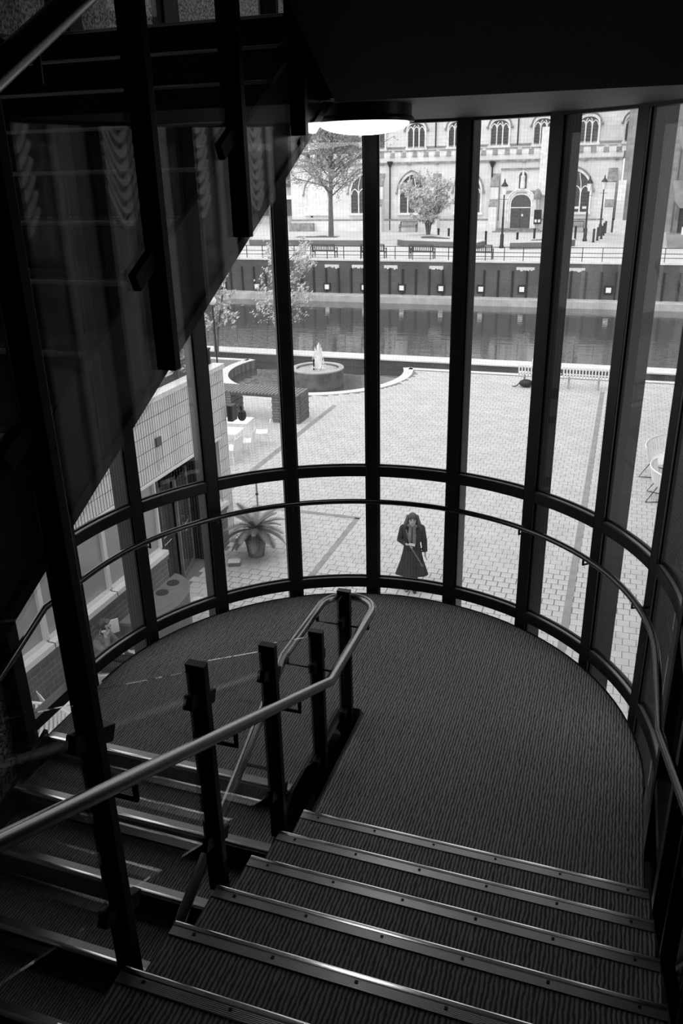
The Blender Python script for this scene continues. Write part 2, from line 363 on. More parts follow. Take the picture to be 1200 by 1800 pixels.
# shell of the stair hall
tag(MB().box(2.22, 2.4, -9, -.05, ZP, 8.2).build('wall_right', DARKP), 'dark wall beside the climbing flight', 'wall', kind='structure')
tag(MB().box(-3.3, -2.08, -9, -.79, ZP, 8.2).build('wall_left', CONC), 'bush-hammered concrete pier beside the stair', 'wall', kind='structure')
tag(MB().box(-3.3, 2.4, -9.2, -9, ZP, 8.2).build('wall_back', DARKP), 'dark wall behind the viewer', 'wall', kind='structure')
tag(MB().box(-3.3, 2.4, -9.2, 2.4, 8.2, 8.4).build('ceiling_roof', DARKP), 'roof over the stair hall', 'ceiling', kind='structure')
tag(MB().box(-3.3, 2.4, -9.2, -5.0, 1.72, 2.04).build('floor_upper', CARPET), 'carpeted floor at the top of the flight', 'floor', kind='structure')
tag(MB().prism(arcpts(RO, pi/2, -pi/2, 24)+[(-RO, -9), (RO, -9)], ZP-.3, ZP+.05).build('floor_lower', DARKP), 'dark floor below the stairs', 'floor', kind='structure')
tag(MB().box(-3.25, -2.35, -.79, 7.5, 4.3, 8.2).build('wall_gallery', CONC), 'rough concrete gallery parapet outside the upper window', 'wall', kind='structure')

tag(MB().box(-3.25, 2.6, 5.0, 5.8, 5.4, 8.2).build('wall_sky_blocker', CONC), 'added unseen concrete wall blocking sky light from the upper bay window', 'wall', kind='structure')  # added out of view to keep sky light off the stairs
tag(MB().box(-3.3, 2.6, 2.1, 5.8, 8.2, 8.5).build('ceiling_sky_blocker', CONCS), 'added unseen canopy slab blocking sky light above the upper bay window', 'ceiling', kind='structure')  # added overhead, never in view, to shade the upper bay
# ---------------------------------------------------------------- the bay window
win = thing('window_1', 'tall curved bay window of dark mullions and wired glass panes', 'window', (0,0,0), kind='structure')
def radial(mb, a, r0, r1, w, z0, z1):
    c, s_ = Vector((sin(a), cos(a), 0)), Vector((cos(a), -sin(a), 0))
    p = [c*r0-s_*w/2, c*r1-s_*w/2, c*r1+s_*w/2, c*r0+s_*w/2]
    return mb.prism([(q.x, q.y) for q in p], z0, z1)
ZTOP = 8.2
for a in ANG:
    mu = radial(MB(), a, RI, RO, .099, ZP, ZTOP).build('mullion', FRAME, win, bevel=.004)
    mb = MB()
    for sg in (-1, 1):   # glazing beads either side of the pane line
        c, s_ = Vector((sin(a), cos(a), 0)), Vector((cos(a), -sin(a), 0))
        q = c*2.005+s_*sg*.056
        mb.bar((q.x, q.y, ZP), (q.x, q.y, ZTOP), .012, .02, up=c)
    mb.build('glazing_bead', BLACK, mu)
ZR = [(-2.9, -2.8), (-1.5, -1.4), (.0356, .1264), (1.0958, 1.1827), (3.80, 4.24), (4.9, 5.0), (6.2, 6.3)]
for i in range(9):
    a0, a1 = ANG[i]+.0245, ANG[i+1]-.0245
    for (z0, z1) in ZR:
        tr = MB().arc(RI, 2.05, z0, z1, a0, a1, 6).build('transom', FRAME, win, bevel=.004)
        MB().arc(2.012, 2.028, z1, z1+.012, a0, a1, 6).build('glazing_bead', BLACK, tr)
        MB().arc(1.984, 2.012, z1, z1+.002, a0, a1, 6).build('ledge_highlight', SILLM, tr)
    zs = [ZP]+[z for p in ZR for z in p]+[ZTOP]
    for z0, z1 in zip(zs[0::2], zs[1::2]):
        n = 6; me = bpy.data.meshes.new('pane'); vv = []; ff = []; uvs = []
        for j in range(n+1):
            a = a0+(a1-a0)*j/n
            for z in (z0, z1): vv.append((RGL*sin(a), RGL*cos(a), z)); uvs.append((a*RGL+10, z+10))
        for j in range(n): ff.append((2*j, 2*j+2, 2*j+3, 2*j+1))
        me.from_pydata(vv, [], ff); ul_ = me.uv_layers.new(name='uv')
        for lp in me.loops: ul_.data[lp.index].uv = uvs[lp.vertex_index]
        for p in me.polygons: p.use_smooth = True
        me.materials.append(PANE); o = bpy.data.objects.new('pane', me); col.objects.link(o); o.parent = win
# straight return of the glazing on the left, beside the pier
for sgn in (-1, 1):
    s0 = -.72
    MB().box(*sorted((sgn*RI, sgn*RO)), s0-.05, s0+.05, ZP, ZTOP).build('mullion', FRAME, win, bevel=.004)
    for z0, z1 in ZR: MB().box(*sorted((sgn*RI, sgn*2.05)), s0+.05, -.06, z0, z1).build('transom', FRAME, win)
    for z0, z1 in zip(zs[0::2], zs[1::2]):
        me = bpy.data.meshes.new('pane'); me.from_pydata([(sgn*RGL, s0+.05, z0), (sgn*RGL, -.05, z0), (sgn*RGL, -.05, z1), (sgn*RGL, s0+.05, z1)], [], [(0,1,2,3)])
        u = me.uv_layers.new(name='uv')
        for k, q in enumerate([(0,z0+10),(.67,z0+10),(.67,z1+10),(0,z1+10)]): u.data[k].uv = q
        me.materials.append(PANE); o = bpy.data.objects.new('pane', me); col.objects.link(o); o.parent = win

# ---------------------------------------------------------------- handrail round the bay
ZH, RH = .907, 1.879
hr = thing('wall_handrail', 'dark steel handrail curving round the bay window and up the right wall', 'handrail', (0, RH, ZH))
path = [(RH, -4.6, ZH+3.92*.469), (RH, -.68, ZH)] + [(RH, -.4, ZH)] + [(x, y, ZH) for x, y in arcpts(RH, pi/2, -pi/2, 60)] + [(-RH, -.5, ZH), (-RH, -3.6, ZH-3.1*.455)]
MB().tube(path, .0215, 14).build('rail', RAILD, hr, world=True, smooth=True)
for a in ANG[1:9]:
    c = Vector((sin(a), cos(a), 0)); p = c*RH; q = c*(RI+.004)
    MB().tube([(p.x, p.y, ZH-.018), (p.x, p.y, ZH-.062), (q.x, q.y, ZH-.062)], .009, 8).build('bracket', BLACK, hr, world=True)
for s in (-1.65, -2.35, -3.05):
    z = ZH+(-.68-s)*.469
    MB().tube([(RH, s, z-.018), (RH, s, z-.062), (2.015, s, z-.062)], .009, 8).build('bracket', BLACK, hr, world=True)

# ---------------------------------------------------------------- central balustrade
PX = -.02
def clamp(t, s, z, slope, L=.2):
    MB().bar((PX, s-L/2, z-slope*L/2), (PX, s+L/2, z+slope*L/2), .04, .062).build('glass_clamp', BLACK, t, world=True, bevel=.004)
def post(t, s, z0, z1):
    p = MB().box(PX-.043, PX+.043, s-.021, s+.021, z0, z1).build('post', BLACK, t, world=True, bevel=.004)
    MB().box(PX-.043, PX+.043, s-.021, s+.021, z1, z1+.006).build('post_cap', FRAME, p, loc=t.location)
def gpanel(t, s0, s1, zb0, zt0, zb1, zt1):
    return MB().extx([(s0, zb0), (s1, zb1), (s1, zt1), (s0, zt0)], PX-.006, PX+.006).build('glass_panel', GLASS, t, world=True)
SL1 = .469
t = thing('stair_balustrade', 'glass and black post balustrade with looped steel handrail dividing the flights', 'balustrade', (PX, .1, 0))
PS = [.1, -.42, -1.09, -1.78, -2.48, -3.18]
def ptop(s): return 1.005 if s > -.5 else 1.0+(-.42-s)*SL1
for s in PS:
    if abs(s+2.48) < .01: post(t, s, .45, 5.05)      # the long newel carries the upper balustrade too
    else: post(t, s, -.26 if s > -.5 else ptop(s)-1.24, ptop(s))
    sl_ = 0 if s > -.5 else -SL1
    clamp(t, s, ptop(s)-.2 if s > -.5 else ptop(s)-.17, sl_)
    clamp(t, s, .1 if s > -.5 else ptop(s)-.93, sl_)
for a, b in zip(PS[1:], PS[:-1]):
    za, zb = ptop(a)+.02, ptop(b)+.02
    gpanel(t, a+.035, b-.035, za-.92, za-.03, zb-.92, zb-.03)
RZ = .862
path = [(.155, -3.75, RZ+3.07*.463), (.155, -.68, RZ), (.155, .12, RZ)] + [(-.0175+.1725*cos(q), .12+.1725*sin(q), RZ) for q in [pi*i/14 for i in range(1, 14)]] + [(-.19, .12, RZ), (-.19, -.52, RZ), (-.19, -3.6, RZ-3.08*.455)]
MB().tube(path, .027, 16).build('handrail', RAIL, t, world=True, smooth=True)
for s in PS:
    zr = RZ if s > -.6 else RZ+(-.68-s)*.463
    if s < -.6:
        MB().tube([(PX+.04, s-.04, zr-.075), (.155, s-.04, zr-.075), (.155, s-.04, zr-.02)], .011, 8).build('rail_bracket', BLACK, t, world=True)
        zl = RZ-(-.52-s)*.455
        MB().tube([(PX-.04, s, zl-.075), (-.19, s, zl-.075), (-.19, s, zl-.02)], .011, 8).build('rail_bracket', BLACK, t, world=True)
    else:
        MB().tube([(.155, s-.05, zr-.02), (.155, s-.05, zr-.08), (-.19, s-.05, zr-.08), (-.19, s-.05, zr-.02)], .011, 8).build('rail_bracket', BLACK, t, world=True)
# ---------------------------------------------------------------- upper balustrade
SL2 = R2/G2
t = thing('stair_balustrade', 'upper glass balustrade hanging beside the overhead flight and reflecting drapes', 'balustrade', (PX, -.4, 3.65))
UP = [-.4, -1.08, -1.76]
for s in UP:
    zb = 3.65+(s+.4)*.581
    post(t, s, zb, zb+1.75)
    clamp(t, s-.06, zb+.37, SL2); clamp(t, s, zb+1.2, SL2)
clamp(t, -2.54, 2.86, SL2); clamp(t, -2.5, 3.69, SL2)
ends = [.19]+UP+[-2.48, -3.18, -3.85]
for b, a in zip(ends[:-1], ends[1:]):
    a_, b_ = a+.035, b-(.035 if b < .1 else 0)
    gpanel(t, a_, b_, ub(a_), ub(a_)+1.75, ub(b_), ub(b_)+1.75)
MB().extx([(.19, ub(.19)), (.19, ub(.19)+.045), (-3.9, ub(-3.9)+.045), (-3.9, ub(-3.9))], PX-.03, PX-.007).build('bottom_rail', BLACK, t, world=True)
MB().tube([(.155, -.1, 3.86+2.34*SL2-.04), (.155, -4.2, 3.86-1.86*SL2-.0)], .032, 16).build('handrail', RAIL, t, world=True, smooth=True)
for s in UP+[-2.48]:
    zr = 3.86+(s+2.34)*SL2
    MB().tube([(PX+.04, s, zr-.08), (.155, s, zr-.08), (.155, s, zr-.02)], .011, 8).build('rail_bracket', BLACK, t, world=True)
# ---------------------------------------------------------------- balustrade against the right-hand glazing
t = thing('side_balustrade', 'dark posts and glass clamps along the right edge of the climbing flight', 'balustrade', (2.0, -.9, 0))
PXs = PX; PX = 2.06
for s in (-.95, -1.65, -2.35, -3.05):
    z = rl(s, 0); post(t, s, z-.5, z+.86); clamp(t, s, z+.2, -SL1); clamp(t, s, z+.7, -SL1)
for a, b in ((-1.65, -.95), (-2.35, -1.65), (-3.05, -2.35)):
    gpanel(t, a+.06, b-.06, rl(a+.06, -.3), rl(a+.06, .82), rl(b-.06, -.3), rl(b-.06, .82))
PX = PXs
# ---------------------------------------------------------------- ceiling lamp
lx, ly = .045, .42
t = thing('ceiling_lamp', 'round ceiling lamp with glowing opal bowl under the landing soffit', 'lamp', (lx, ly, 3.82))
MB().lathe([(.26, 0), (.26, -.055), (.275, -.07), (.275, -.085), (.25, -.087)], 40).build('housing', FRAME, t, smooth=True)
MB().lathe([(.248*cos(q), -.084-.062*sin(q)) for q in [pi/2*i/8*.98 for i in range(9)]], 40).build('diffuser', OPAL, t, smooth=2)

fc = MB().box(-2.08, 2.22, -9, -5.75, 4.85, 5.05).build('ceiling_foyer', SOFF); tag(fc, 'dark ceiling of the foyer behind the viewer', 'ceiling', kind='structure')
dup(t, (.9, -6.3, 4.85), 0, 'round ceiling lamp in the foyer behind the viewer, right one'); dup(t, (-1.0, -6.3, 4.85), 0, 'round ceiling lamp in the foyer behind the viewer, left one')
for o in list(bpy.data.objects):
    if o.name.startswith('diffuser.'): o.data = o.data.copy(); o.data.materials[0] = OPALD
# ================================================================ PLAZA, POND, LAKE, TERRACE
PC, PR = Vector((-10.2, 26.7, 0)), 3.6            # round basin bitten into the plaza edge
SE = 28.1                                          # plaza edge at the channel
ax = sqrt(PR**2-(SE-PC.y)**2)
th0 = atan2(SE-PC.y, ax)
circ = [(PC.x+PR*cos(q), PC.y+PR*sin(q)) for q in [th0-(pi+2*th0)*i/40 for i in range(41)]]
poly = [(12, 2.6), (12, SE)] + circ + [(-40, SE), (-40, 2.6)]
pz = MB().prism(poly, ZP-.62, ZP-.006).build('plaza', PAVEJ)
tag(pz, 'wide paved plaza of pale clay pavers outside the window', 'plaza', kind='structure')
# the ground under the bay
tag(MB().box(-40, 12, -30, 2.6, ZP-.62, ZP-.05).build('ground', PAVEJ), 'paved ground under the building', 'ground', kind='structure')
# smooth band round the basin and along the edge
band = MB().loft([[(PC.x+r*cos(q), PC.y+r*sin(q), ZP+z) for r, z in ((PR, -.02), (PR+.38, -.02), (PR+.38, .012), (PR, .012))] for q in [th0-.02-(pi+2*th0-.04)*i/48 for i in range(49)]])
band.build('basin_kerb', COPE, pz)
MB().box(PC.x+ax+.3, 12, SE-.3, SE, ZP-.02, ZP+.012).build('edge_kerb', COPE, pz)
MB().box(-40, PC.x-ax-.3, SE-.3, SE, ZP-.02, ZP+.012).build('edge_kerb', COPE, pz)
MB().loft([[(PC.x+r*cos(q), PC.y+r*sin(q), ZP+z) for r, z in ((PR-.001, -.62), (PR+.01, -.62), (PR+.01, -.02), (PR-.001, -.02))] for q in [th0-(pi+2*th0)*i/48 for i in range(49)]]).build('basin_wall', BRICKW, pz)
# drainage channels
DR = [(-3.98, -3.86, 5, 12.5), (-6.1, -3.86, 12.44, 12.56), (-7.78, -7.62, 12.56, 21.8), (1.04, 1.18, 3.5, 25.9)]
for x0, x1, y0, y1 in DR: MB().box(x0, x1, y0, y1, ZP-.02, ZP+.009).build('drain_channel', PAVES, pz)
PW, PD, GAP = .225, .215, .011
allp = []
for j in range(int((SE-.3-2.7)/PD)):
    y = 2.7+j*PD+PD/2
    for i in range(int(21/PW)):
        x = -14+i*PW+(PW/2 if j % 2 else 0)+PW/2
        if hypot(x-PC.x, y-PC.y) < PR+.5: continue
        if x < -6.15 and y < 10.8: continue
        allp.append((x, y))
def seen(x, y):
    u, v, d = topx((x, y, ZP)); return d > 0 and 395 < u < 1110 and v < 1085 and y > 2.9
near = sorted([p for p in allp if seen(*p)], key=lambda p: -topx((p[0], p[1], ZP))[1])[:300]
ns = set(near)
pvs = []
for k in range(6):
    h = .004*rnd.random()
    mb = MB(); w, d = PW/2-GAP/2, PD/2-GAP/2; e = .005
    mb.add([(-w,-d,-.03),(w,-d,-.03),(w,d,-.03),(-w,d,-.03),(-w+e,-d+e,h),(w-e,-d+e,h+.002*rnd.random()),(w-e,d-e,h),(-w+e,d-e,h)], [(4,5,6,7),(0,1,5,4),(1,2,6,5),(2,3,7,6),(3,0,4,7)])
    o = mb.build('paver', PAVE); pvs.append(o.data); bpy.data.objects.remove(o)
for x, y in near: link_mesh('paver', rnd.choice(pvs), (x, y, ZP), pz)
mb = MB(); w, d = PW/2-GAP/2, PD/2-GAP/2
for x, y in allp:
    if (x, y) in ns: continue
    h = ZP+.004*rnd.random()
    mb.add([(x-w,y-d,ZP-.01),(x+w,y-d,ZP-.01),(x+w,y+d,ZP-.01),(x-w,y+d,ZP-.01),(x-w,y-d,h),(x+w,y-d,h),(x+w,y+d,h),(x-w,y+d,h)], [(4,5,6,7),(0,1,5,4),(1,2,6,5),(2,3,7,6),(3,0,4,7)])
tag(mb.build('pavers', PAVE, pz, fix=False), kind='stuff')
# lake
ZW = ZP-.36
tag(MB().box(-70, 40, 22.6, 47.6, ZW-.5, ZW).build('lake', WATER), 'still lake water reflecting the dark brick wall', 'lake', kind='structure')
cw = MB().box(-60, 30, 29.35, 30.25, ZW-.3, ZP-.02).build('wall_lake', BRICKW); tag(cw, 'low brick wall with pale coping between basin and lake', 'wall', kind='structure')
MB().box(-60, 30, 29.3, 30.3, ZP-.02, ZP+.03).build('coping', COPE, cw)
ld = MB().box(-60, 30, 47.3, 48.7, ZW-.3, ZP+.02).build('ledge', CONCS); tag(ld, 'pale concrete ledge along the foot of the far brick wall', 'ledge', kind='structure')
rw = MB().box(-70, 30, 48.6, 49.4, ZW-.2, ZT-.06).build('wall_terrace', BRICKW); tag(rw, 'dark brick retaining wall with vertical ribs below the church terrace', 'wall', kind='structure')
MB().box(-70, 30, 48.55, 49.5, ZT-.06, ZT+.03).build('coping', COPE, rw)
rib = MB().box(-.055, .055, -.07, .02, 0, 1.62).build('rib', IRON); rm = rib.data; bpy.data.objects.remove(rib)
for i in range(52): link_mesh('rib', rm, (-36+i*.88, 48.6, ZP+.02), rw)
wl0 = None
for i, (px_, py_) in enumerate([(393, 501), (452, 503), (575, 504), (640, 505), (706, 506), (775, 507), (845, 508), (917, 508.5), (1069, 510), (1145, 512)]):
    p = aty(px_, py_, 48.6)
    t = thing('wall_light', ['square white bulkhead light on the far brick wall, leftmost of its row', 'square white bulkhead light on the brick wall behind the blossoming branches', 'square white bulkhead light on the brick wall above the fountain', 'square white bulkhead light on the brick wall beside the middle mullion', 'square white bulkhead light on the brick wall just right of the middle mullion',
        'square white bulkhead light on the brick wall, second right of the middle mullion', 'square white bulkhead light below the church door on the brick wall', 'square white bulkhead light on the brick wall above the seated figure', 'square white bulkhead light on the brick wall under the lamp posts', 'square white bulkhead light on the brick wall, rightmost of its row'][i], 'light', (p.x, 48.6, p.z), group='lights on the retaining wall')
    MB().box(-.25, .25, -.06, 0, -.25, .25).build('housing', IRON, t); MB().box(-.15, .15, -.09, -.06, -.15, .15).build('lens', WHITE, t)
# white lime runs under the coping
for i, (x, w_) in enumerate([(-17.6, 1.0), (-15.7, .8), (-13.5, .9), (-10.5, .9), (-5.0, 1.1), (-2.4, 1.5)]):
    pts = [(x, ZT-.3)]+[(x+w_*k/12, ZT-.42-.16*rnd.random()) for k in range(13)]+[(x+w_, ZT-.3)]
    MB().exty(pts[::-1], 48.585, 48.6).build('lime_stain', COPE, rw)
tr = MB().box(-90, 60, 49.4, 140, ZT-.5, ZT).build('terrace', TERR); tag(tr, 'paved church terrace above the retaining wall', 'terrace', kind='structure')

# ---------------------------------------------------------------- fountain
fc = (-9.85, 25.95)
t = thing('fountain', 'round stained concrete fountain basin with a white water jet', 'fountain', (fc[0], fc[1], ZW))
zt = ZP+.3-ZW
MB().lathe([(1.0, -.3), (1.03, 0), (1.05, zt), (.86, zt), (.84, zt-.1), (.8, zt-.12), (.01, zt-.12)], 40, cap=False).build('basin', CONCD, t, smooth=True)
MB().lathe([(1.06, zt-.02), (1.06, zt+.03), (.86, zt+.03), (.86, zt-.02)], 40, cap=False).build('rim', CONCS, t)
MB().lathe([(.855, zt-.06), (.01, zt-.05)], 32, cap=False).build('basin_water', CONCS, t)
MB().tube([(-.12, -.1, zt-.1), (-.12, -.1, zt+.35)], .035, 8).build('nozzle', IRON, t)
jr = random.Random(3); mb = MB()
for k in range(46):
    q = jr.random()*2*pi; R_ = .03+.2*jr.random()**1.5; h = zt+.15+.95*jr.random()*(1-R_*1.6)
    mb.tube([(.05+.04*cos(q), .04*sin(q), zt-.05), (.05+R_*.5*cos(q), R_*.5*sin(q), h*.75), (.05+R_*cos(q), R_*sin(q), h), (.05+R_*1.25*cos(q), R_*1.25*sin(q), h*.8)], [.02, .03, .022, .01], 5)
for k in range(60):
    q = jr.random()*2*pi; R_ = .35*jr.random(); mb.ell((.05+R_*cos(q), R_*sin(q), zt-.04+.2*jr.random()), .025, 6, 4)
mb.build('water_jet', SPRAY, t)

# ---------------------------------------------------------------- slatted bench table on brick piers
zt = -3.1
t = thing('slatted_bench', 'long slat-topped bench on brick piers in front of the fountain', 'bench', (-9, 19.7, ZP))
n = 28
for i in range(n):
    x = -11.4+i*(3.36/n); MB().box(x, x+.085, 19.3, 20.24, zt-.05, zt).build('slat', WOODS, t, world=True)
MB().box(-11.4, -8.05, 19.36, 19.42, zt-.14, zt-.05).build('rail', WOODD, t, world=True); MB().box(-11.4, -8.05, 20.12, 20.18, zt-.14, zt-.05).build('rail', WOODD, t, world=True)
for x0 in (-9.0, -11.4):
    p = MB().box(x0+.02, x0+.91, 19.38, 20.22, ZP, zt-.05).build('pier', MORTAR, t, world=True)
    for r in range(10):
        o_ = .012 if r % 2 else 0.
        z0 = ZP+r*.092
        for k in range(4): MB().box(x0+k*.235-o_, x0+k*.235+.222, 19.35-o_, 19.5, z0+.008, z0+.088).build('brick', BRICK, p, loc=t.location)
        for k in range(4): MB().box(x0+.80, x0+.935+o_, 19.5+k*.19, 19.5+k*.19+.18, z0+.008, z0+.088).build('brick', BRICK, p, loc=t.location)

# ---------------------------------------------------------------- white lakeside bench, bag
def metal_bench(name, label, loc, L, rz=0, group=None):
    t = thing(name, label, 'bench', loc, rz, group)
    n = int(L/.11)
    for i in range(n):
        x = -L/2+i*L/n+.02
        MB().tube([(x+.03, .42, .46), (x+.03, .02, .44), (x+.03, -.06, .5), (x+.03, -.12, .82)], .028, 6).build('slat', WHITEC, t)
    MB().tube([(-L/2, .42, .44), (L/2, .42, .44)], .02, 6).build('rail', WHITEC, t); MB().tube([(-L/2, -.12, .83), (L/2, -.12, .83)], .025, 6).build('rail', WHITEC, t)
    for x in (-L/2+.25, L/2-.6): 
        MB().bar((x, .05, 0), (x, .05, .44), .07, .07).build('leg', CONCS, t); MB().bar((x, -.1, .4), (x, .4, .4), .05, .04).build('bearer', CONCS, t)
    return t
metal_bench('lakeside_bench', 'white slatted bench at the lake edge with dark bag under it', (-1.18, 26.1, ZP), 1.55, 0, 'white slatted benches')
metal_bench('lakeside_bench', 'white slatted bench at the lake edge, right one with nobody on it', (.6, 26.1, ZP), 1.9, 0, 'white slatted benches')
t = thing('shoulder_bag', 'black bag with a loose strap lying under the white bench', 'bag', (-1.62, 26.0, ZP))
MB().ell((0, 0, .15), (.26, .17, .15), 14, 8).build('bag_body', IRON, t, smooth=True)
MB().tube([(-.2, 0, .18), (-.32, -.05, .06), (-.42, -.05, .015), (-.5, 0, .012)], .02, 6).build('strap', IRON, t)

# curved white wire seats on the right
def curved_seat(label, c, R_, a0, a1, group):
    t = thing('curved_seat', label, 'seat', (c[0], c[1], ZP), 0, group)
    n = 22
    for i in range(n):
        a = a0+(a1-a0)*i/(n-1); d = Vector((cos(a), sin(a), 0))
        MB().tube([d*(R_-.42)+Vector((0,0,.44)), d*(R_-.05)+Vector((0,0,.42)), d*(R_+.04)+Vector((0,0,.52)), d*(R_+.12)+Vector((0,0,.85))], .022, 6).build('slat', WHITEC, t)
    for r, z in ((R_-.42, .44), (R_+.12, .86)):
        MB().tube([(cos(a)*r, sin(a)*r, z) for a in [a0+(a1-a0)*i/20 for i in range(21)]], .022, 6).build('rail', WHITEC, t)
    for a in (a0+.12, (a0+a1)/2, a1-.12):
        d = Vector((cos(a), sin(a), 0))
        MB().tube([d*(R_-.05)+Vector((0,0,.42)), d*(R_+.2)+Vector((0,0,.02)), d*(R_-.35)+Vector((0,0,.02))], .014, 6).build('leg', IRON, t)
curved_seat('curved white slatted seat further back at right window edge', (3.9, 17.2), 1.35, radians(95), radians(190), 'curved white seats')
curved_seat('curved white slatted seat nearer the window at the right edge', (3.6, 15.65), .95, radians(150), radians(245), 'curved white seats')

# ---------------------------------------------------------------- terrace railing
t = thing('terrace_railing', 'black three-bar railing along the top of the brick wall', 'railing', (-10, 48.95, ZT))
for z in (.84, .52, .28): MB().tube([(-45, 48.95, ZT+z), (20, 48.95, ZT+z)], .02, 6).build('rail', IRON, t, world=True)
pm = MB().box(-.022, .022, -.022, .022, 0, .86).build('post', IRON); pmd = pm.data; bpy.data.objects.remove(pm)
for i in range(56): link_mesh('post', pmd, Vector((-45+i*1.17+.55, 48.95, ZT))-t.location, t)

# ---------------------------------------------------------------- park benches
def park_bench(label, loc, rz, group, first=[None]):
    if first[0]: return dup(first[0], loc, rz, label, group)
    t = thing('park_bench', label, 'bench', loc, rz, group)
    for y in (.05, .17, .29, .41): MB().box(-.82, .82, y, y+.09, .41, .44).build('seat_slat', WOODD, t)
    MB().bar((-.82, -.1, .88), (.82, -.1, .88), .04, .07).build('top_rail', WOODD, t); MB().bar((-.82, -.02, .5), (.82, -.02, .5), .04, .05).build('bottom_rail', WOODD, t)
    for i in range(13): x = -.74+i*.123; MB().bar((x, -.02, .5), (x, -.1, .86), .055, .02).build('back_slat', WOODD, t)
    for x in (-.8, .8):
        MB().bar((x, .47, 0), (x, .47, .62), .06, .06).build('leg', WOODD, t); MB().bar((x, .0, 0), (x, -.1, .9), .06, .06).build('leg', WOODD, t)
        MB().bar((x, -.05, .64), (x, .5, .64), .06, .04).build('armrest', WOODD, t); MB().bar((x, 0, .38), (x, .47, .38), .04, .06).build('side_rail', WOODD, t)
    first[0] = t; return t
def bx(px_, s): return aty(px_, 450, s).x
gb = 'wooden park benches on the terrace'
park_bench('wooden park bench behind the railing, below the tall thin tree', (bx(569, 49.7), 49.7, ZT), 0, gb)
park_bench('wooden park bench behind the railing, half hidden by the middle mullion', (bx(655, 49.7), 49.7, ZT), 0, gb)
park_bench('wooden park bench behind the railing, below the bushy tree', (bx(740, 49.7), 49.7, ZT), 0, gb)
park_bench('wooden park bench behind the railing, cut by the mullion left of lamp post', (bx(842, 49.7), 49.7, ZT), 0, gb)
park_bench('wooden bench against the church wall beside a downpipe', (-18.35, 74.2, ZT), pi, gb)
park_bench('wooden bench against the church wall below the right pointed window', (-3.3, 74.2, ZT), pi, gb)

# ---------------------------------------------------------------- brick planters
def planter(label, pts, h):
    cx_ = sum(p[0] for p in pts)/len(pts); cy_ = sum(p[1] for p in pts)/len(pts)
    t = thing('brick_planter', label, 'planter', (cx_, cy_, ZT), 0, 'raised brick planters')
    MB().prism(pts, ZT, ZT+h-.06).build('brick_wall', BRICKP, t, world=True); MB().prism(pts, ZT+h-.06, ZT+h).build('coping', TERR, t, world=True)
    MB().prism([(cx_+(x-cx_)*.35, cy_+(y-cy_)*.35) for x, y in pts], ZT+h, ZT+h+.02).build('soil', SOIL, t, world=True)
planter('long low brick planter around the tall thin tree', [(-27.5, 58.3), (-17.6, 58.3), (-17.6, 61.2), (-20.8, 61.2), (-21.6, 63.6), (-23.2, 63.2), (-24, 61.2), (-27.5, 61.2)], .52)
planter('angular brick planter around the bushy tree', [(-15.5, 59.4), (-14.8, 58.7), (-8.9, 57.0), (-8.6, 58.6), (-12.6, 62.6), (-14.2, 64.8), (-16.2, 63.4)], .5)
planter('small brick planter in front of the church door', [(-6.6, 57.0), (-3.6, 57.8), (-2.3, 60.2), (-4.2, 60.8), (-6.4, 59.0)], .5)

# ---------------------------------------------------------------- bollards
bm0 = None
for i, (px_, py_, lb) in enumerate([(853, 430, 'just left of the near lamp post'), (908, 433, 'at the left end of the small planter'), (938, 425, 'behind the small planter before the church door'), (1010, 421, 'left of the two right-hand lamp posts'),
        (1042, 426, 'right of the middle lamp post, nearest in the row'), (1049, 423, 'second of the row leading to the church corner'), (1056, 420, 'third of the row leading to the church corner'), (1060, 414, 'fourth of the row leading to the church corner'), (1063, 410, 'farthest, by the church buttress'), (770, 424, 'beside the bushy tree, left of a pair'), (788, 424, 'beside the bushy tree, right of a pair')]):
    p = atz(px_, py_, ZT)
    o = MB().lathe([(.11, 0), (.11, .06), (.085, .08), (.085, .86), (.1, .88), (.1, .94), (.04, 1.0)], 12).build('bollard', IRON, loc=None) if i == 0 else bm0.copy()
    if i == 0: bm0 = o
    else: col.objects.link(o)
    o.location = (p.x, p.y, ZT); tag(o, 'black bollard '+lb, 'bollard', 'black terrace bollards')

# ---------------------------------------------------------------- street lamps
def street_lamp(label, x, y, h, first=[None]):
    if first[0]: return dup(first[0], (x, y, ZT), 0, label, 'old-style street lamps')
    t = thing('street_lamp', label, 'lamp', (x, y, ZT), 0, 'old-style street lamps')
    MB().lathe([(.17, 0), (.17, .15), (.13, .2), (.13, .9), (.08, 1.0), (.07, 2.0), (.09, 2.05), (.06, 2.12), (.045, 3.4), (.05, 3.6)], 14).build('column', IRON, t, smooth=True)
    MB().bar((-.28, 0, 3.3), (.28, 0, 3.3), .03, .03).build('ladder_bar', IRON, t)
    MB().lathe([(.1, 3.6), (.2, 4.15), (.0, 4.16)], 6).build('lantern_glass', WHITE, t)
    MB().lathe([(.27, 4.16), (.24, 4.22), (.1, 4.4), (.06, 4.45), (.06, 4.52), (.02, 4.68)], 10).build('lantern_cap', IRON, t)
    first[0] = t; return t
p = atz(881, 436, ZT); street_lamp('black street lamp standing nearest, left of the church door', p.x, p.y, 0)
p = atz(1027, 424, ZT); street_lamp('black street lamp in front of the right pointed window', p.x, p.y, 0)
p = atz(1053, 415, ZT); street_lamp('black street lamp nearest the church corner buttress', p.x, p.y, 0)
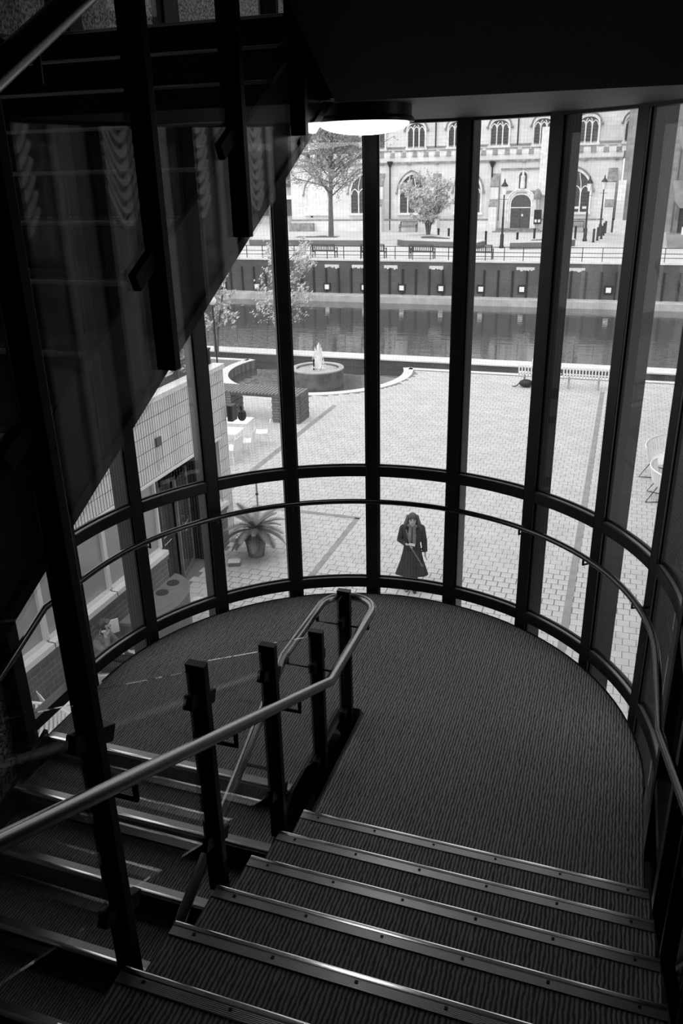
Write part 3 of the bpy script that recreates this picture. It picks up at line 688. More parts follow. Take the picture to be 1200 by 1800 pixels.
# ================================================================ CHURCH
CS, NS_ = 75.0, 79.0
def chx(px_, s=CS): return aty(px_, 330, s).x
ch = thing('church', 'pale stone medieval church with pointed windows and battlements', 'church', (-14, 77, ZT))
def P(mb, name, m, parent=None, **k): return mb.build(name, m, parent or ch, loc=ch.location if parent is not None else None, world=parent is None, **k)
zc = aty(700, 287, CS).z; zb = aty(700, 267, CS).z       # string course and battlement top
xl, xr = chx(511), chx(1090)
P(MB().box(xl, xr, CS, CS+1.0, ZT, zb-.42), 'aisle_wall', STONE)
P(MB().box(xl, xr+4, NS_, NS_+1, zb-1, 11.5), 'nave_wall', STONE)
P(MB().add([(xl, CS+1, zb-.5), (xr, CS+1, zb-.5), (xr, NS_, zb), (xl, NS_, zb)], [(0,1,2,3)]), 'aisle_roof', STONED)
P(MB().box(xl, xr, CS-.14, CS, zc-.1, zc+.08), 'string_course', STONED)
P(MB().box(xl, xr, CS-.22, CS, ZT, ZT+.95), 'plinth', STONE)
P(MB().box(xl, xr, CS-.26, CS, ZT+.95, ZT+1.07), 'plinth_course', STONED)
P(MB().box(xl, xr, NS_-.1, NS_, zb+.35, zb+.5), 'string_course', STONED)
n = int((xr-xl)/1.05)
for i in range(n+1):
    x = xl+i*1.05
    m = P(MB().box(x, x+.58, CS-.02, CS+.4, zb-.42, zb+.02), 'merlon', STONE2)
    P(MB().box(x-.04, x+.62, CS-.1, CS+.45, zb+.02, zb+.1), 'merlon_cap', STONED, m)
    P(MB().box(x+.58, x+1.05, CS-.1, CS+.42, zb-.46, zb-.38), 'crenel_sill', STONED)
for i in range(12):
    x = xl+1.5+i*2.6; P(MB().ell((x, CS-.15, zc-.05), (.22, .12, .14), 8, 6), 'boss', STONED)
def arch(w, zs, za, n=10):   # pointed arch outline, right half from springing to apex then left half
    h = za-zs; R_ = (w*w/4+h*h)/w if h > w/2 else None
    pts = []
    if R_:
        c = w/2-R_; a1 = atan2(h, -c)
        for i in range(n+1): a = a1*i/n; pts.append((c+R_*cos(a), zs+R_*sin(a)))
    else:
        for i in range(n+1): q = i/n; pts.append((w/2*(1-q**1.6), zs+h*(1-(1-q)**2.2)))
    return pts+[(-x, z) for x, z in pts[-2::-1]]
def gothic(cx_, s, w, z0, zs, za, lights, parent=None, tracery=True, blank=False, name='window'):
    A = arch(w, zs, za)
    outl = [(cx_+x, z) for x, z in A]
    gl = P(MB().exty([(cx_+w/2, z0)]+outl+[(cx_-w/2, z0)], s-.03, s+.02), name, STONE2 if blank else LEAD, parent)
    par = ch.location
    B = [(cx_+x*(1+.34/w), zs+(z-zs)*(1+.22/max(.2, za-zs))) for x, z in A]
    ring = []
    I = [(cx_+w/2, z0)]+outl+[(cx_-w/2, z0)]; O = [(cx_+w/2+.17, z0)]+B+[(cx_-w/2-.17, z0)]
    mb = MB()
    L = [[(i[0], s-.14, i[1]), (o[0], s-.2, o[1]), (o[0], s+.02, o[1]), (i[0], s+.02, i[1])] for i, o in zip(I, O)]
    mb.loft(L); mb.build('arch_moulding', STONE2, gl, loc=par) if True else 0
    H = [(cx_+x*(1+.6/w), zs+(z-zs)*(1+.4/max(.2, za-zs))) for x, z in A]
    MB().loft([[(h[0], s-.26, h[1]), (o[0], s-.18, o[1]), (o[0], s+.0, o[1]), (h[0], s+.0, h[1])] for o, h in zip(B, H)]).build('hood_mould', STONED, gl, loc=par)
    MB().box(cx_-w/2-.25, cx_+w/2+.25, s-.24, s, z0-.2, z0).build('sill', STONE2, gl, loc=par)
    for sg in (-1, 1): MB().ell((cx_+sg*(w/2+.33), s-.2, zs-.05), .12, 8, 6).build('label_stop', STONED, gl, loc=par)
    if blank: return gl
    for i in range(1, lights):
        x = cx_-w/2+w*i/lights; MB().box(x-.055, x+.055, s-.12, s-.02, z0, zs+.1).build('mullion', STONE2, gl, loc=par)
    lw = w/lights
    for i in range(lights):
        xc = cx_-w/2+lw*(i+.5); a = arch(lw*.9, zs-.15, zs+lw*.45)
        MB().tube([(xc+x, s-.07, z) for x, z in a], .05, 6).build('tracery', STONE2, gl, loc=par)
        if tracery and 0 < i:
            xb = cx_-w/2+lw*i; MB().tube([(xb, s-.07, zs), (xb-.02, s-.07, zs+(za-zs)*.35), (xb*.5+cx_*.5, s-.07, za-.12)], .045, 6).build('tracery', STONE2, gl, loc=par)
    for k in range(1, 6):
        z = z0+(zs-z0)*k/6; MB().box(cx_-w/2, cx_+w/2, s-.05, s-.03, z-.012, z+.012).build('glazing_bar', IRON, gl, loc=par)
    return gl
# clerestory
for i in range(-3, 6):
    c = aty(732+0*i, 240, NS_); x = c.x+i*(aty(804, 240, NS_).x-c.x)
    z0, zs, za = aty(732, 260, NS_).z, aty(732, 228, NS_).z, aty(732, 217, NS_).z
    gothic(x, NS_, 1.62, z0, zs, za, 3)
# aisle windows
za, zs, z0 = aty(724, 307, CS).z, aty(724, 338, CS).z, aty(724, 374, CS).z
for x in (chx(637), chx(724), chx(823), chx(1013)): gothic(x, CS, 2.25, z0, zs, za, 3)
gothic(chx(556), CS, 2.0, z0, zs-.1, za-.2, 3, blank=True, name='blind_arch')
MB().box(chx(1011), chx(1011)+.5, CS-.1, CS-.05, z0+.25, z0+.45).build('notice', WHITE, ch, world=True); MB().box(chx(1026), chx(1026)+.35, CS-.1, CS-.05, z0+.25, z0+.45).build('notice', WHITE, ch, world=True)
# buttresses
for pxx in (670, 768, 871, 1074):
    x = chx(pxx)
    z1, z2 = aty(pxx, 306 if pxx < 1000 else 296, CS).z, aty(pxx, 350, CS).z
    P(MB().extx([(CS, ZT), (CS-1.3, ZT), (CS-1.3, z2-.5), (CS-.75, z2), (CS-.75, z1-.95), (CS, z1)], x-.35, x+.35), 'buttress', STONE)
    P(MB().extx([(CS-1.36, z2-.55), (CS-.72, z2+.05), (CS-.72, z2-.02), (CS-1.3, z2-.6)], x-.38, x+.38), 'buttress_slope', STONED)
    P(MB().extx([(CS-.8, z1-1.0), (CS, z1+.05), (CS, z1-.1), (CS-.74, z1-1.1)], x-.38, x+.38), 'buttress_slope', STONED)
# downpipes
for pxx in (686, 864):
    x = chx(pxx); zz = aty(pxx, 294, CS).z
    d = P(MB().tube([(x, CS-.18, ZT+.1), (x, CS-.18, zz)], .07, 8), 'downpipe', IRON); P(MB().lathe([(.1, 0), (.26, .35), (.26, .5), (.0, .5)], 8, (x, CS-.2, zz)), 'hopper', IRON, d)
for pxx in (630, 764, 905): x = chx(pxx, NS_); P(MB().tube([(x, NS_-.1, zb+.4), (x, NS_-.1, 9)], .06, 8), 'downpipe', IRON)
# porch front with door, niche and steps
xd = chx(918); zd = aty(918, 400, CS).z
P(MB().box(chx(880), chx(950), CS-.35, CS, ZT, aty(918, 297, CS).z), 'porch_front', STONE)
P(MB().box(chx(880), chx(950), CS-.48, CS-.3, aty(918, 298, CS).z, aty(918, 295, CS).z), 'porch_cornice', STONED)
P(MB().box(chx(889), chx(947), CS-.5, CS-.3, aty(918, 339, CS).z, aty(918, 335, CS).z), 'door_label', STONED)
dz0, dzs, dza = ZT+.3, aty(918, 358, CS).z, aty(918, 342, CS).z
dw = 1.75
A = [(xd+x, z) for x, z in arch(dw, dzs, dza)]
door = P(MB().exty([(xd+dw/2, dz0)]+A+[(xd-dw/2, dz0)], CS-.4, CS-.36), 'door_1', WOODD)
par = ch.location
for k in range(3):
    e = .12+.17*k
    Bi = [(xd+(x-xd)*(1+2*(e-.12)/dw), dzs+(z-dzs)*(1+(e-.12)/(dza-dzs)) ) for x, z in A]; Bo = [(xd+(x-xd)*(1+2*(e+.04)/dw), dzs+(z-dzs)*(1+(e+.03)/(dza-dzs))) for x, z in A]
    I = [(Bi[0][0], dz0)]+Bi+[(Bi[-1][0], dz0)]; O = [(Bo[0][0], dz0)]+Bo+[(Bo[-1][0], dz0)]
    MB().loft([[(i[0], CS-.42-.07*k, i[1]), (o[0], CS-.44-.07*k, o[1]), (o[0], CS-.3, o[1]), (i[0], CS-.3, i[1])] for i, o in zip(I, O)]).build('arch_moulding', STONE2, door, loc=par)
MB().box(xd-dw/2, xd+dw/2, CS-.46, CS-.4, dzs-.35, dzs-.27).build('door_transom', STONE2, door, loc=par)
for sg in (-1, 1):
    MB().box(*sorted((xd+sg*.04, xd+sg*dw*.46)), CS-.44, CS-.4, dz0, dzs-.36).build('door_leaf', WOODD, door, loc=par)
    MB().box(*sorted((xd+sg*.15, xd+sg*dw*.4)), CS-.45, CS-.43, dz0+.95, dzs-.55).build('door_pane', LEAD, door, loc=par)
MB().box(xd+.1, xd+.25, CS-.47, CS-.45, dz0+1.0, dz0+1.2).build('notice', WHITE, door, loc=par)
for k in range(3): P(MB().box(xd-2.3+.25*k, xd+2.0-.25*k, CS-1.6+.35*k, CS-.3, ZT+.1*k, ZT+.1*(k+1)), 'step', STONED)
xn = chx(919); nz0, nz1 = aty(919, 331, CS).z, aty(919, 301, CS).z
ni = P(MB().exty([(xn+.34, nz0)]+[(xn+x, z) for x, z in arch(.68, nz1-.45, nz1)]+[(xn-.34, nz0)], CS-.37, CS-.34), 'niche', LEAD)
MB().lathe([(.2, 0), (.22, .3), (.18, .8), (.2, 1.0), (.08, 1.12), (.11, 1.24), (.09, 1.36), (.02, 1.42)], 12, (xn, CS-.45, nz0)).build('statue', STONE2, ni, loc=par)
MB().tube([(xn+x*1.2, CS-.4, z) for x, z in arch(.74, nz1-.45, nz1+.05)], .06, 6).build('niche_moulding', STONE2, ni, loc=par)
nb = P(MB().box(chx(943), chx(956), CS-.7, CS-.6, aty(948, 393, CS).z, aty(948, 368, CS).z), 'notice_board', IRON)
MB().box(chx(944.5), chx(948.5), CS-.73, CS-.7, aty(948, 390, CS).z, aty(948, 385, CS).z).build('notice', WHITE, nb, loc=par); MB().box(chx(950.5), chx(954.5), CS-.73, CS-.7, aty(948, 390, CS).z, aty(948, 385, CS).z).build('notice', WHITE, nb, loc=par)
P(MB().box(chx(948), chx(948)+1.0, CS-1.0, CS-.2, aty(950, 342, CS).z, aty(950, 224, CS).z), 'stair_shaft', STONE2)
P(MB().lathe([(.3, 0), (.34, .5), (.2, .75), (.05, .9)], 8, (chx(948), CS-1.1, aty(950, 350, CS).z)), 'lantern', STONED)
# tower stub at the right end
x0 = chx(1093)
P(MB().box(x0, x0+7, CS-.9, CS+6, ZT, 14), 'tower', RUBBLE)
P(MB().extx([(CS-.9, ZT), (CS-1.9, ZT), (CS-1.9, ZT+2.6), (CS-.9, ZT+4.2)], x0-.3, x0+.35), 'tower_buttress', STONE)
P(MB().box(x0-.35, x0+1.3, CS-2.0, CS-.8, ZT, ZT+1.0), 'tower_plinth', STONE2)
# low chapel roof at the left end
P(MB().exty([(xl, zb+.0), (xl+5.6, zb+.0), (xl+5.6, zb+1.7), (xl+2.2, zb+.35)], CS+.6, CS+3.8), 'chapel_roof', STONED)
P(MB().box(xl-.1, xl+2.4, CS-.7, CS, ZT, ZT+.75), 'wall_tomb', STONED)
P(MB().box(chx(545), chx(548), CS-.05, CS, ZT+1.25, ZT+1.6), 'vent', IRON)

# ================================================================ other buildings
t = thing('office_block', 'grey banded building glimpsed beyond the left end of the church', 'building', (-42, 88, ZT))
MB().box(-70, -31.5, 86, 98, ZT, 14).build('wall', CONCS, t, world=True)
for k in range(5):
    MB().box(-70, -31.4, 85.9, 86, ZT+.9+k*3, ZT+2.6+k*3).build('window_band', LEAD, t, world=True); MB().box(-70, -31.3, 85.5, 86, ZT+2.6+k*3, ZT+3.0+k*3).build('balcony_edge', WHITE, t, world=True)
t = thing('apartment_block', 'concrete apartment block with curved balcony fronts at the right edge', 'building', (6, 60, ZT))
xa = aty(1186, 330, 60).x
MB().box(xa+.5, xa+14, 60.6, 71, ZP, 16).build('wall', BRICKW, t, world=True)
MB().box(xa+.2, xa+.5, 60.5, 60.8, ZP, 16).build('corner_pier', CONCM, t, world=True)
for k, (ya, yb, xx) in enumerate([(413, 458, 1172), (318, 366, 1184), (222, 270, 1195)]):
    z1, z0 = aty(xx, ya, 58.5).z, aty(xx, yb, 58.5).z; x0 = aty(xx, ya, 58.5).x
    b = MB().exty([(x0, z1), (x0+.25, z0+.4), (x0+.6, z0), (x0+12, z0), (x0+12, z1)], 58.5, 60.7).build('balcony', CONCM, t, world=True)
    MB().box(x0+.9, x0+1.2, 58.7, 58.8, z1, z1+.5).build('balcony_rail', WHITE, b, loc=t.location)
    MB().box(x0+2.2, x0+6, 60.5, 60.62, z1+.2, z1+2.4).build('window', LEAD, t, world=True)
# wing on the right, out of frame, seen only mirrored in the balustrade glass
t = thing('foyer_wing', 'dark foyer wing with tall swagged drapes, mirrored in the balustrade glass', 'building', (6.5, 10, ZP))
MB().box(6.9, 9, 1.5, 26, ZP, 7).build('wall', FRAME, t, world=True)
for i in range(7):
    s0 = 2.6+i*2.7
    w = MB().box(6.84, 6.9, s0, s0+2.3, -3.2, 5.4).build('window', SHOPG, t, world=True)
    for (a, b_) in ((s0+.05, s0+.75), (s0+1.55, s0+2.25)):
        L = []
        for j in range(25):
            y = a+(b_-a)*j/24; d = .05*sin(j*1.7)
            L.append([(6.74+d, y, -3.1), (6.74+d, y, 5.2), (6.77+d, y, 5.2), (6.77+d, y, -3.1)])
        MB().loft(L).build('drape', DRAPE, w, loc=t.location)
    for r in range(9):   # swag folds
        z = 5.1-r*.22
        MB().tube([(6.7, s0+.05+.9*q, z-.5*sin(pi*min(1, q*1.0))-.25*q) for q in [k/8 for k in range(9)]], .07, 6).build('swag_fold', DRAPE, w, loc=t.location)
# ================================================================ WHITE TILED BUILDING ON THE LEFT
WX, SC = -6.23, 10.76
t = thing('tiled_building', 'low white-tiled building with grey windows and brick sill wall at left', 'building', (-8, 6, ZP))
def B(x0, x1, y0, y1, z0, z1, nm, m, parent=None, **k):
    mb = MB().box(x0, x1, y0, y1, z0, z1); return mb.build(nm, m, parent or t, world=parent is None, loc=t.location if parent is not None else None, **k)
B(-13, -7.0, .2, SC-.03, ZP, -.3, 'core_wall', CONCS)
B(-7.0, WX-.03, .2, SC-.03, -1.6, -.23, 'parapet_wall', GROUT)
pier = B(-7.0, WX-.03, SC-.38, SC-.03, ZP, -1.6, 'corner_pier', GROUT)
B(-13, -7.0, .2, SC-.02, -.3, -.28, 'roof', CONCS)
for i in range(17): s0 = .3+i*.615; B(-6.46, WX+.03, s0, s0+.607, -.215, -.125, 'coping_tile', TILE)
mb = MB(); tw, thh, g_ = .078, .277, .02
for r in range(5):
    z1 = -.215-r*thh
    for i in range(int(10.4/tw)):
        s1 = SC-i*tw; mb.box(WX-.03, WX-.024+rnd.random()*.002, s1-tw+g_, s1, z1-thh+.012, z1)
for r in range(9):
    z1 = -1.6-r*thh
    if z1 < ZP+.1: break
    for i in range(6): s1 = SC-i*tw; mb.box(WX-.03, WX-.024+rnd.random()*.002, s1-tw+g_, s1, max(ZP, z1-thh+.012), z1)
for r in range(13):
    z1 = -.215-r*thh
    for i in range(40): x1 = WX-.03-i*tw; mb.box(x1-tw+g_, x1, SC-.03, SC, max(ZP, z1-thh+.012), z1)
tag(mb.build('wall_tiles', TILE, t, world=True, fix=False), kind='stuff')
B(WX-.1, WX+.02, .3, SC-.38, -1.64, -1.6, 'window_head', WHITE)
p = atx(278, 776, WX)
B(WX-.02, WX+.012, p.y-.07, p.y+.1, p.z-.09, p.z+.07, 'scupper', IRON)
for k in range(3): zz = rnd.random()*.4; B(WX-.021, WX-.0195, p.y-.06+k*.09, p.y-.052+k*.09, p.z-.4-zz*.5, p.z-.1, 'water_stain', STONED)
# windows with opaque grey panes, white frames, sills
WS = [(10.38, 9.56)]+[(7.78, 6.1), (6.06, 4.4), (4.36, 2.7), (2.66, 1.0)]
for a, b_ in WS:
    w = B(WX-.14, WX-.12, b_, a, -3.02, -1.64, 'window', GREYP)
    for q in (a, b_): B(WX-.13, WX-.06, q-.022, q+.022, -3.02, -1.64, 'frame', WHITE, w)
    B(WX-.13, WX-.06, b_, a, -3.06, -3.0, 'frame', WHITE, w)
    B(WX-.13, WX+.06, b_-.03, a+.03, -3.14, -3.05, 'sill', WHITE, w)
for s1, s0 in ((7.82, .6), (10.38, 9.56)):
    wb = B(-7.0, WX+.0, s0, s1, ZP, -3.14, 'sill_wall', MORTAR)
    B(WX-.05, WX+.04, s0, s1, -3.24, -3.14, 'brick_header', BRICK, wb)
    bh, bw = .105, .222
    for r in range(8):
        z1 = -3.25-r*bh; i = 0
        y = s1-(bw/2 if r % 2 else 0)
        y1 = s1
        while y1 > max(s0, 2.6)+.02:
            y0 = max(s0, (y-bw) if y1 == s1 else y1-bw)
            if y1-y0 > .02: B(WX-.02, WX+.004+.003*rnd.random(), y0+.009, y1-.009, max(ZP, z1-bh+.008), z1-.008, 'brick', BRICK, wb)
            y1 = y0
# entrance with open glass doors
for s in (9.52, 7.84): B(-7.0, WX-.05, s-.03, s+.03, ZP, -1.64, 'door_jamb', FRAME)
B(-6.98, -6.94, 7.84, 9.5, ZP, -1.64, 'lobby_glass', SHOPG)
for i, (s, ang) in enumerate(((9.0, .25), (8.2, .12))):
    d = MB().box(-.02, .02, -.42, .42, .02, 2.1); dv = []
    R_ = Matrix.Rotation(ang, 3, 'Z')
    c = Vector((WX-.25, s, ZP))
    def X(mb): mb.v = [tuple(R_ @ Vector(q)+c) for q in mb.v]; return mb
    dd = X(MB().box(-.008, .008, -.4, .4, .02, 2.1)).build('door_glass', SHOPG, t, world=True)
    for y in (-.42, .42): X(MB().box(-.025, .025, y-.035, y+.035, .0, 2.12)).build('door_stile', WOODS, dd, loc=t.location)
    X(MB().box(-.025, .025, -.42, .42, 0, .1)).build('door_rail', WOODS, dd, loc=t.location)
    for z in (1.0, 1.15): X(MB().tube([(.03, -.3, z), (.1, -.3, z), (.1, .1, z), (.03, .1, z)], .014, 6)).build('door_handle', RAIL, dd, loc=t.location)
# roof railing
rt = thing('roof_railing', 'dark metal railing on the roof of the tiled building', 'railing', (-6.75, 8, -.28))
for s in (10.66, 9.35, 8.05, 6.7, 5.2, 3.4): MB().box(-6.56, -6.48, s-.03, s+.03, -.29, .18).build('post', IRON, rt, world=True)
MB().bar((-6.52, 1, .18), (-6.52, 10.7, .18), .1, .04).build('top_rail', IRON, rt, world=True); MB().bar((-11, 10.66, .18), (-6.52, 10.66, .18), .1, .04).build('top_rail', IRON, rt, world=True)
for z in (-.15, -.02, .1): MB().tube([(-6.52, 1, z), (-6.52, 10.6, z)], .006, 6).build('wire', IRON, rt, world=True)
# camera on an arm
p = atx(411, 726, WX+.1)
t2 = thing('security_camera', 'black dome security camera on a curved arm at the tiled corner', 'camera', (WX, SC+.06, p.z))
MB().box(-.02, .1, -.03, .2, -.17, .17).build('junction_box', IRON, t2); 
MB().tube([(.05, .2, .05), (.05, .42, .07), (.05, .5, .03), (.05, .53, -.06)], .028, 8).build('arm', IRON, t2)
MB().lathe([(.03, -.05), (.09, -.1), (.1, -.2), (.085, -.26), (.05, -.3), (.0, -.31)], 14, (.05, .53, 0)).build('dome', IRON, t2, smooth=True)

# ================================================================ CAFE FURNITURE
def cafe_chair(label, loc, rz, first=[None]):
    g = 'white cafe chairs'
    if first[0]: return dup(first[0], loc, rz, label, g)
    c = thing('cafe_chair', label, 'chair', loc, rz, g)
    L = []
    for j in range(9):
        y = -.22+.44*j/8; dip = .03*(1-(abs(y)/.22)**2)
        L.append([(-.2, y, .45-dip), (.0, y, .44-dip), (.18, y, .47-dip), (.2, y, .45-dip), (.0, y, .42-dip), (-.2, y, .43-dip)])
    MB().loft(L).build('seat', WHITEC, c, smooth=True)
    L = []
    for j in range(9):
        q = -1.1+2.2*j/8; x = -.2-.05*cos(q); y = .24*sin(q)
        L.append([(x, y, .44), (x-.06, y*1.02, .82-.06*abs(sin(q))), (x-.075, y*1.02, .82-.06*abs(sin(q))), (x-.02, y, .44)])
    MB().loft(L).build('backrest', WHITEC, c, smooth=True)
    for x, y in ((-.15, -.17), (-.15, .17), (.15, -.17), (.15, .17)): MB().tube([(x, y, .44), (x*1.6, y*1.35, 0)], .011, 6).build('leg', WHITEC, c)
    first[0] = c; return c
q = atz(465, 786, ZP); cafe_chair('white moulded chair standing clear of the table by the bench piers', (q.x-.15, q.y+.1, ZP), radians(200))
q = atz(438, 800, ZP); cafe_chair('white moulded chair drawn up beside the tiled corner', (q.x-.1, q.y, ZP), radians(190))
q = atz(419, 812, ZP); cafe_chair('white moulded chair almost hidden behind the tiled corner', (q.x-.15, q.y-.1, ZP), radians(170))
def cafe_table(label, loc, rz):
    c = thing('cafe_table', label, 'table', loc, rz, 'white cafe tables')
    MB().box(-.42, .42, -.35, .35, .71, .74).build('table_top', WHITEC, c, bevel=.01)
    for x in (-.37, .37):
        for y in (-.3, .3): MB().bar((x, y, 0), (x, y, .71), .04, .04).build('leg', WHITEC, c)
q = atz(430, 741, ZP+.74); cafe_table('white cafe table behind the security camera, farther one', (q.x-.3, q.y+.1, ZP), .1)
q = atz(420, 756, ZP+.74); cafe_table('white cafe table behind the tiled corner, nearer one', (q.x-.35, q.y-.1, ZP), .1)
# barrier stand
b0 = Vector((-6.46, 12.44, ZP)); zt = aty(449, 846, 12.44).z
t2 = thing('barrier_stand', 'thin steel barrier pole with a slanting brace on the plaza', 'stand', b0)
MB().tube([(0, 0, 0), (0, 0, zt-ZP)], .024, 8).build('pole', STONED, t2); MB().lathe([(.16, 0), (.16, .02), (.03, .03)], 14).build('base', STONED, t2)
e = atz(424, 890, ZP)-b0; h = aty(450, 868, 12.44).z-ZP
MB().tube([(0, 0, h), (e.x, e.y, .02)], .014, 8).build('brace', WHITE, t2); MB().ell((0, 0, h), .04, 8, 6).build('clamp', IRON, t2)
# bin, carton, paper
t2 = thing('recycling_bin', 'grey D-shaped litter bin with two round openings below the window', 'bin', (-5.5, 6.2, ZP))
out = [(-.1, -.95), (.18, -.9), (.42, -.6), (.52, -.2), (.48, .25), (.3, .6), (.05, .78), (-.1, .82)]
MB().prism(out, 0, .92).build('bin_body', BIN, t2, bevel=.02)
MB().prism([(x*1.04, y*1.03) for x, y in out], .92, 1.0).build('bin_lid', BIN, t2, bevel=.015)
MB().prism([(x*.8-.01, y*.86) for x, y in out], 1.0, 1.004).build('lid_tray', BIN, t2)
for px_, py_ in ((304, 1025), (285, 1042)):
    q = atz(px_, py_, ZP+1.0); MB().lathe([(.11, 1.004), (.11, 1.012), (.0, 1.012)], 20, (q.x+5.5, q.y-6.2, 0)).build('opening', IRON, t2)
q = atz(412, 993, ZP)
c_ = thing('food_carton', 'small white carton lying on the pavers near the potted palm', 'carton', (q.x, q.y, ZP), .4)
MB().box(-.12, .12, -.09, .09, .004, .09).build('carton_body', CLOTH, c_); MB().box(-.125, .125, -.095, .095, .09, .1).build('carton_lid', WHITE, c_)
q = atz(350, 1058, ZP)
tag(MB().loft([[(.17*cos(a)*k, .13*sin(a)*k, z+.01*sin(3*a)) for a in [2*pi*i/10 for i in range(10)]] for k, z in ((1, .015), (1.05, .04), (.7, .07), (.2, .085))]).build('paper_bag', WHITE, loc=(0, 0, 0)), 'crumpled white paper bag on the ground beside the litter bin', 'bag').location = (q.x, q.y, ZP)

# ================================================================ PLANTS
def leaves(mb, pts, size, r):
    for p in pts:
        a = Vector((r.gauss(0,1), r.gauss(0,1), r.gauss(0,1))).normalized(); b = a.orthogonal().normalized()
        c = a.cross(b); s = size*(.6+.8*r.random())
        p = Vector(p); mb.add([p-b*s*.9, p+c*s*.45, p+b*s*.9, p-c*s*.45], [(0,1,2,3)])
def tree(name, label, base, stems, leaf_m, nleaf, lsize, seed, spread=.35, twigs=5, bark=BARK, group=None):
    """stems: list of (points, radius list, [(t along stem, branch length, lift)])"""
    r = random.Random(seed); t = thing(name, label, 'tree', base, 0, group)
    tips = []; bb = MB()
    for pts, rad, brs in stems:
        mb = MB(); mb.tube(pts, rad, 8).build('trunk', bark, t, smooth=True)
        P_ = [Vector(p) for p in pts]
        for tt, L, lift, az in brs:
            k = tt*(len(P_)-1); i = min(int(k), len(P_)-2); o = P_[i].lerp(P_[i+1], k-i)
            d = Vector((cos(az), sin(az), lift)).normalized(); r0 = max(.012, L*.018)
            path = [o]; 
            for q in range(1, 5):
                d = (d+Vector((r.gauss(0,.12), r.gauss(0,.12), r.gauss(0.02,.1)))).normalized(); path.append(path[-1]+d*L/4)
            bb.tube(path, [r0*(1-.2*q) for q in range(5)], 5)
            for q in range(twigs):
                u = .25+.75*r.random(); kk = u*4; j = min(int(kk), 3); o2 = path[j].lerp(path[j+1], kk-j)
                d2 = (d+Vector((r.gauss(0,.7), r.gauss(0,.7), r.gauss(.1,.45)))).normalized(); L2 = L*spread*(.5+.7*r.random())
                m2 = o2+d2*L2*.5+Vector((0,0,.03*L2)); e2 = o2+d2*L2
                bb.tube([o2, m2, e2], [r0*.4, r0*.3, r0*.12], 4); tips.append((o2, e2, L2))
    bb.build('branches', bark, t)
    mb = MB(); pts = []
    for _ in range(nleaf):
        a, b_, L2 = r.choice(tips); q = r.random(); p = a.lerp(b_, .15+.95*q)
        pts.append(p+Vector((r.gauss(0,1), r.gauss(0,1), r.gauss(0,1)))*L2*.13)
    leaves(mb, pts, lsize, r); tag(mb.build('foliage', leaf_m, t, fix=False), kind='stuff')
    return t
r = random.Random(11)
trunk = [(0,0,0), (.03,.0,2.5), (.12,.0,5.0), (.25,0,7.4), (.3,.1,9.9)]
brs = []
for i in range(46):
    tt = .3+.68*i/45; L = (3.3*(1-tt)**.4+.7)*(.7+.5*r.random()); brs.append((tt, L, .15+.5*r.random()+.35*tt, i*2.4))
p = atz(582, 427, ZT)
tree('tall_tree', 'tall thin tree with sparse young leaves in front of the church', (p.x, p.y, ZT+.5), [(trunk, [.24, .17, .13, .08, .03], brs)], LEAFT, 24000, .075, 5, twigs=9, spread=.5)
st = []
for k in range(7):
    a = k*.9; e = .75+.35*r.random()
    pts = [(.1*cos(a), .1*sin(a), 0), (.22*cos(a), .2*sin(a), .8), (e*.8*cos(a), e*.8*sin(a), 1.9), (e*1.5*cos(a), e*1.4*sin(a), 3.0+.5*r.random())]
    st.append((pts, [.055, .05, .04, .015], [(.35+.65*j/8, 1.0+.5*r.random(), .5+.5*r.random(), a+r.gauss(0, 1.2)) for j in range(9)]))
p = atz(752, 424, ZT)
tree('bushy_tree', 'bushy multi-stemmed tree with pale leaves in front of the pointed window', (p.x, p.y, ZT+.45), st, LEAFP, 11000, .1, 9, spread=.5)
def sapling(label, px_, py_, s, h, lean, seed, nl):
    rr = random.Random(seed); q = aty(px_, py_, s); st = []
    for k in range(3):
        a = rr.random()*6.3
        pts = [(.05*cos(a), .05*sin(a), 0), (.1*cos(a)+lean*.2, .1*sin(a), h*.35), (.25*cos(a)+lean*.6, .25*sin(a), h*.7), (.35*cos(a)+lean, .35*sin(a), h*(.9+.15*rr.random()))]
        st.append((pts, [.05, .04, .025, .01], [(.3+.7*j/8, h*.24*(.7+.6*rr.random()), .35+.5*rr.random(), rr.random()*6.3) for j in range(9)]))
    tree('lakeside_sapling', label, (q.x, s, ZP), st, LEAFP, nl, .075, seed, spread=.55, group='young trees beside the basin')
sapling('slender young tree with pale leaves, half behind a mullion by the fountain', 500, 622, 28.9, 4.1, .1, 21, 2400)
sapling('young tree with pale spreading leaves at the left of the lake', 380, 612, 28.9, 3.2, .3, 22, 2000)
# globe lamp on the far left
q = aty(373, 529, 26.5)
t2 = thing('globe_lamp', 'white globe lamp on a thin post at the left of the lake', 'lamp', (q.x, 26.5, ZP))
MB().tube([(0,0,0), (0,0,q.z-ZP-.15)], .035, 8).build('post', IRON, t2); MB().ell((0,0,q.z-ZP), .17, 18, 12).build('globe', WHITE, t2, smooth=2)
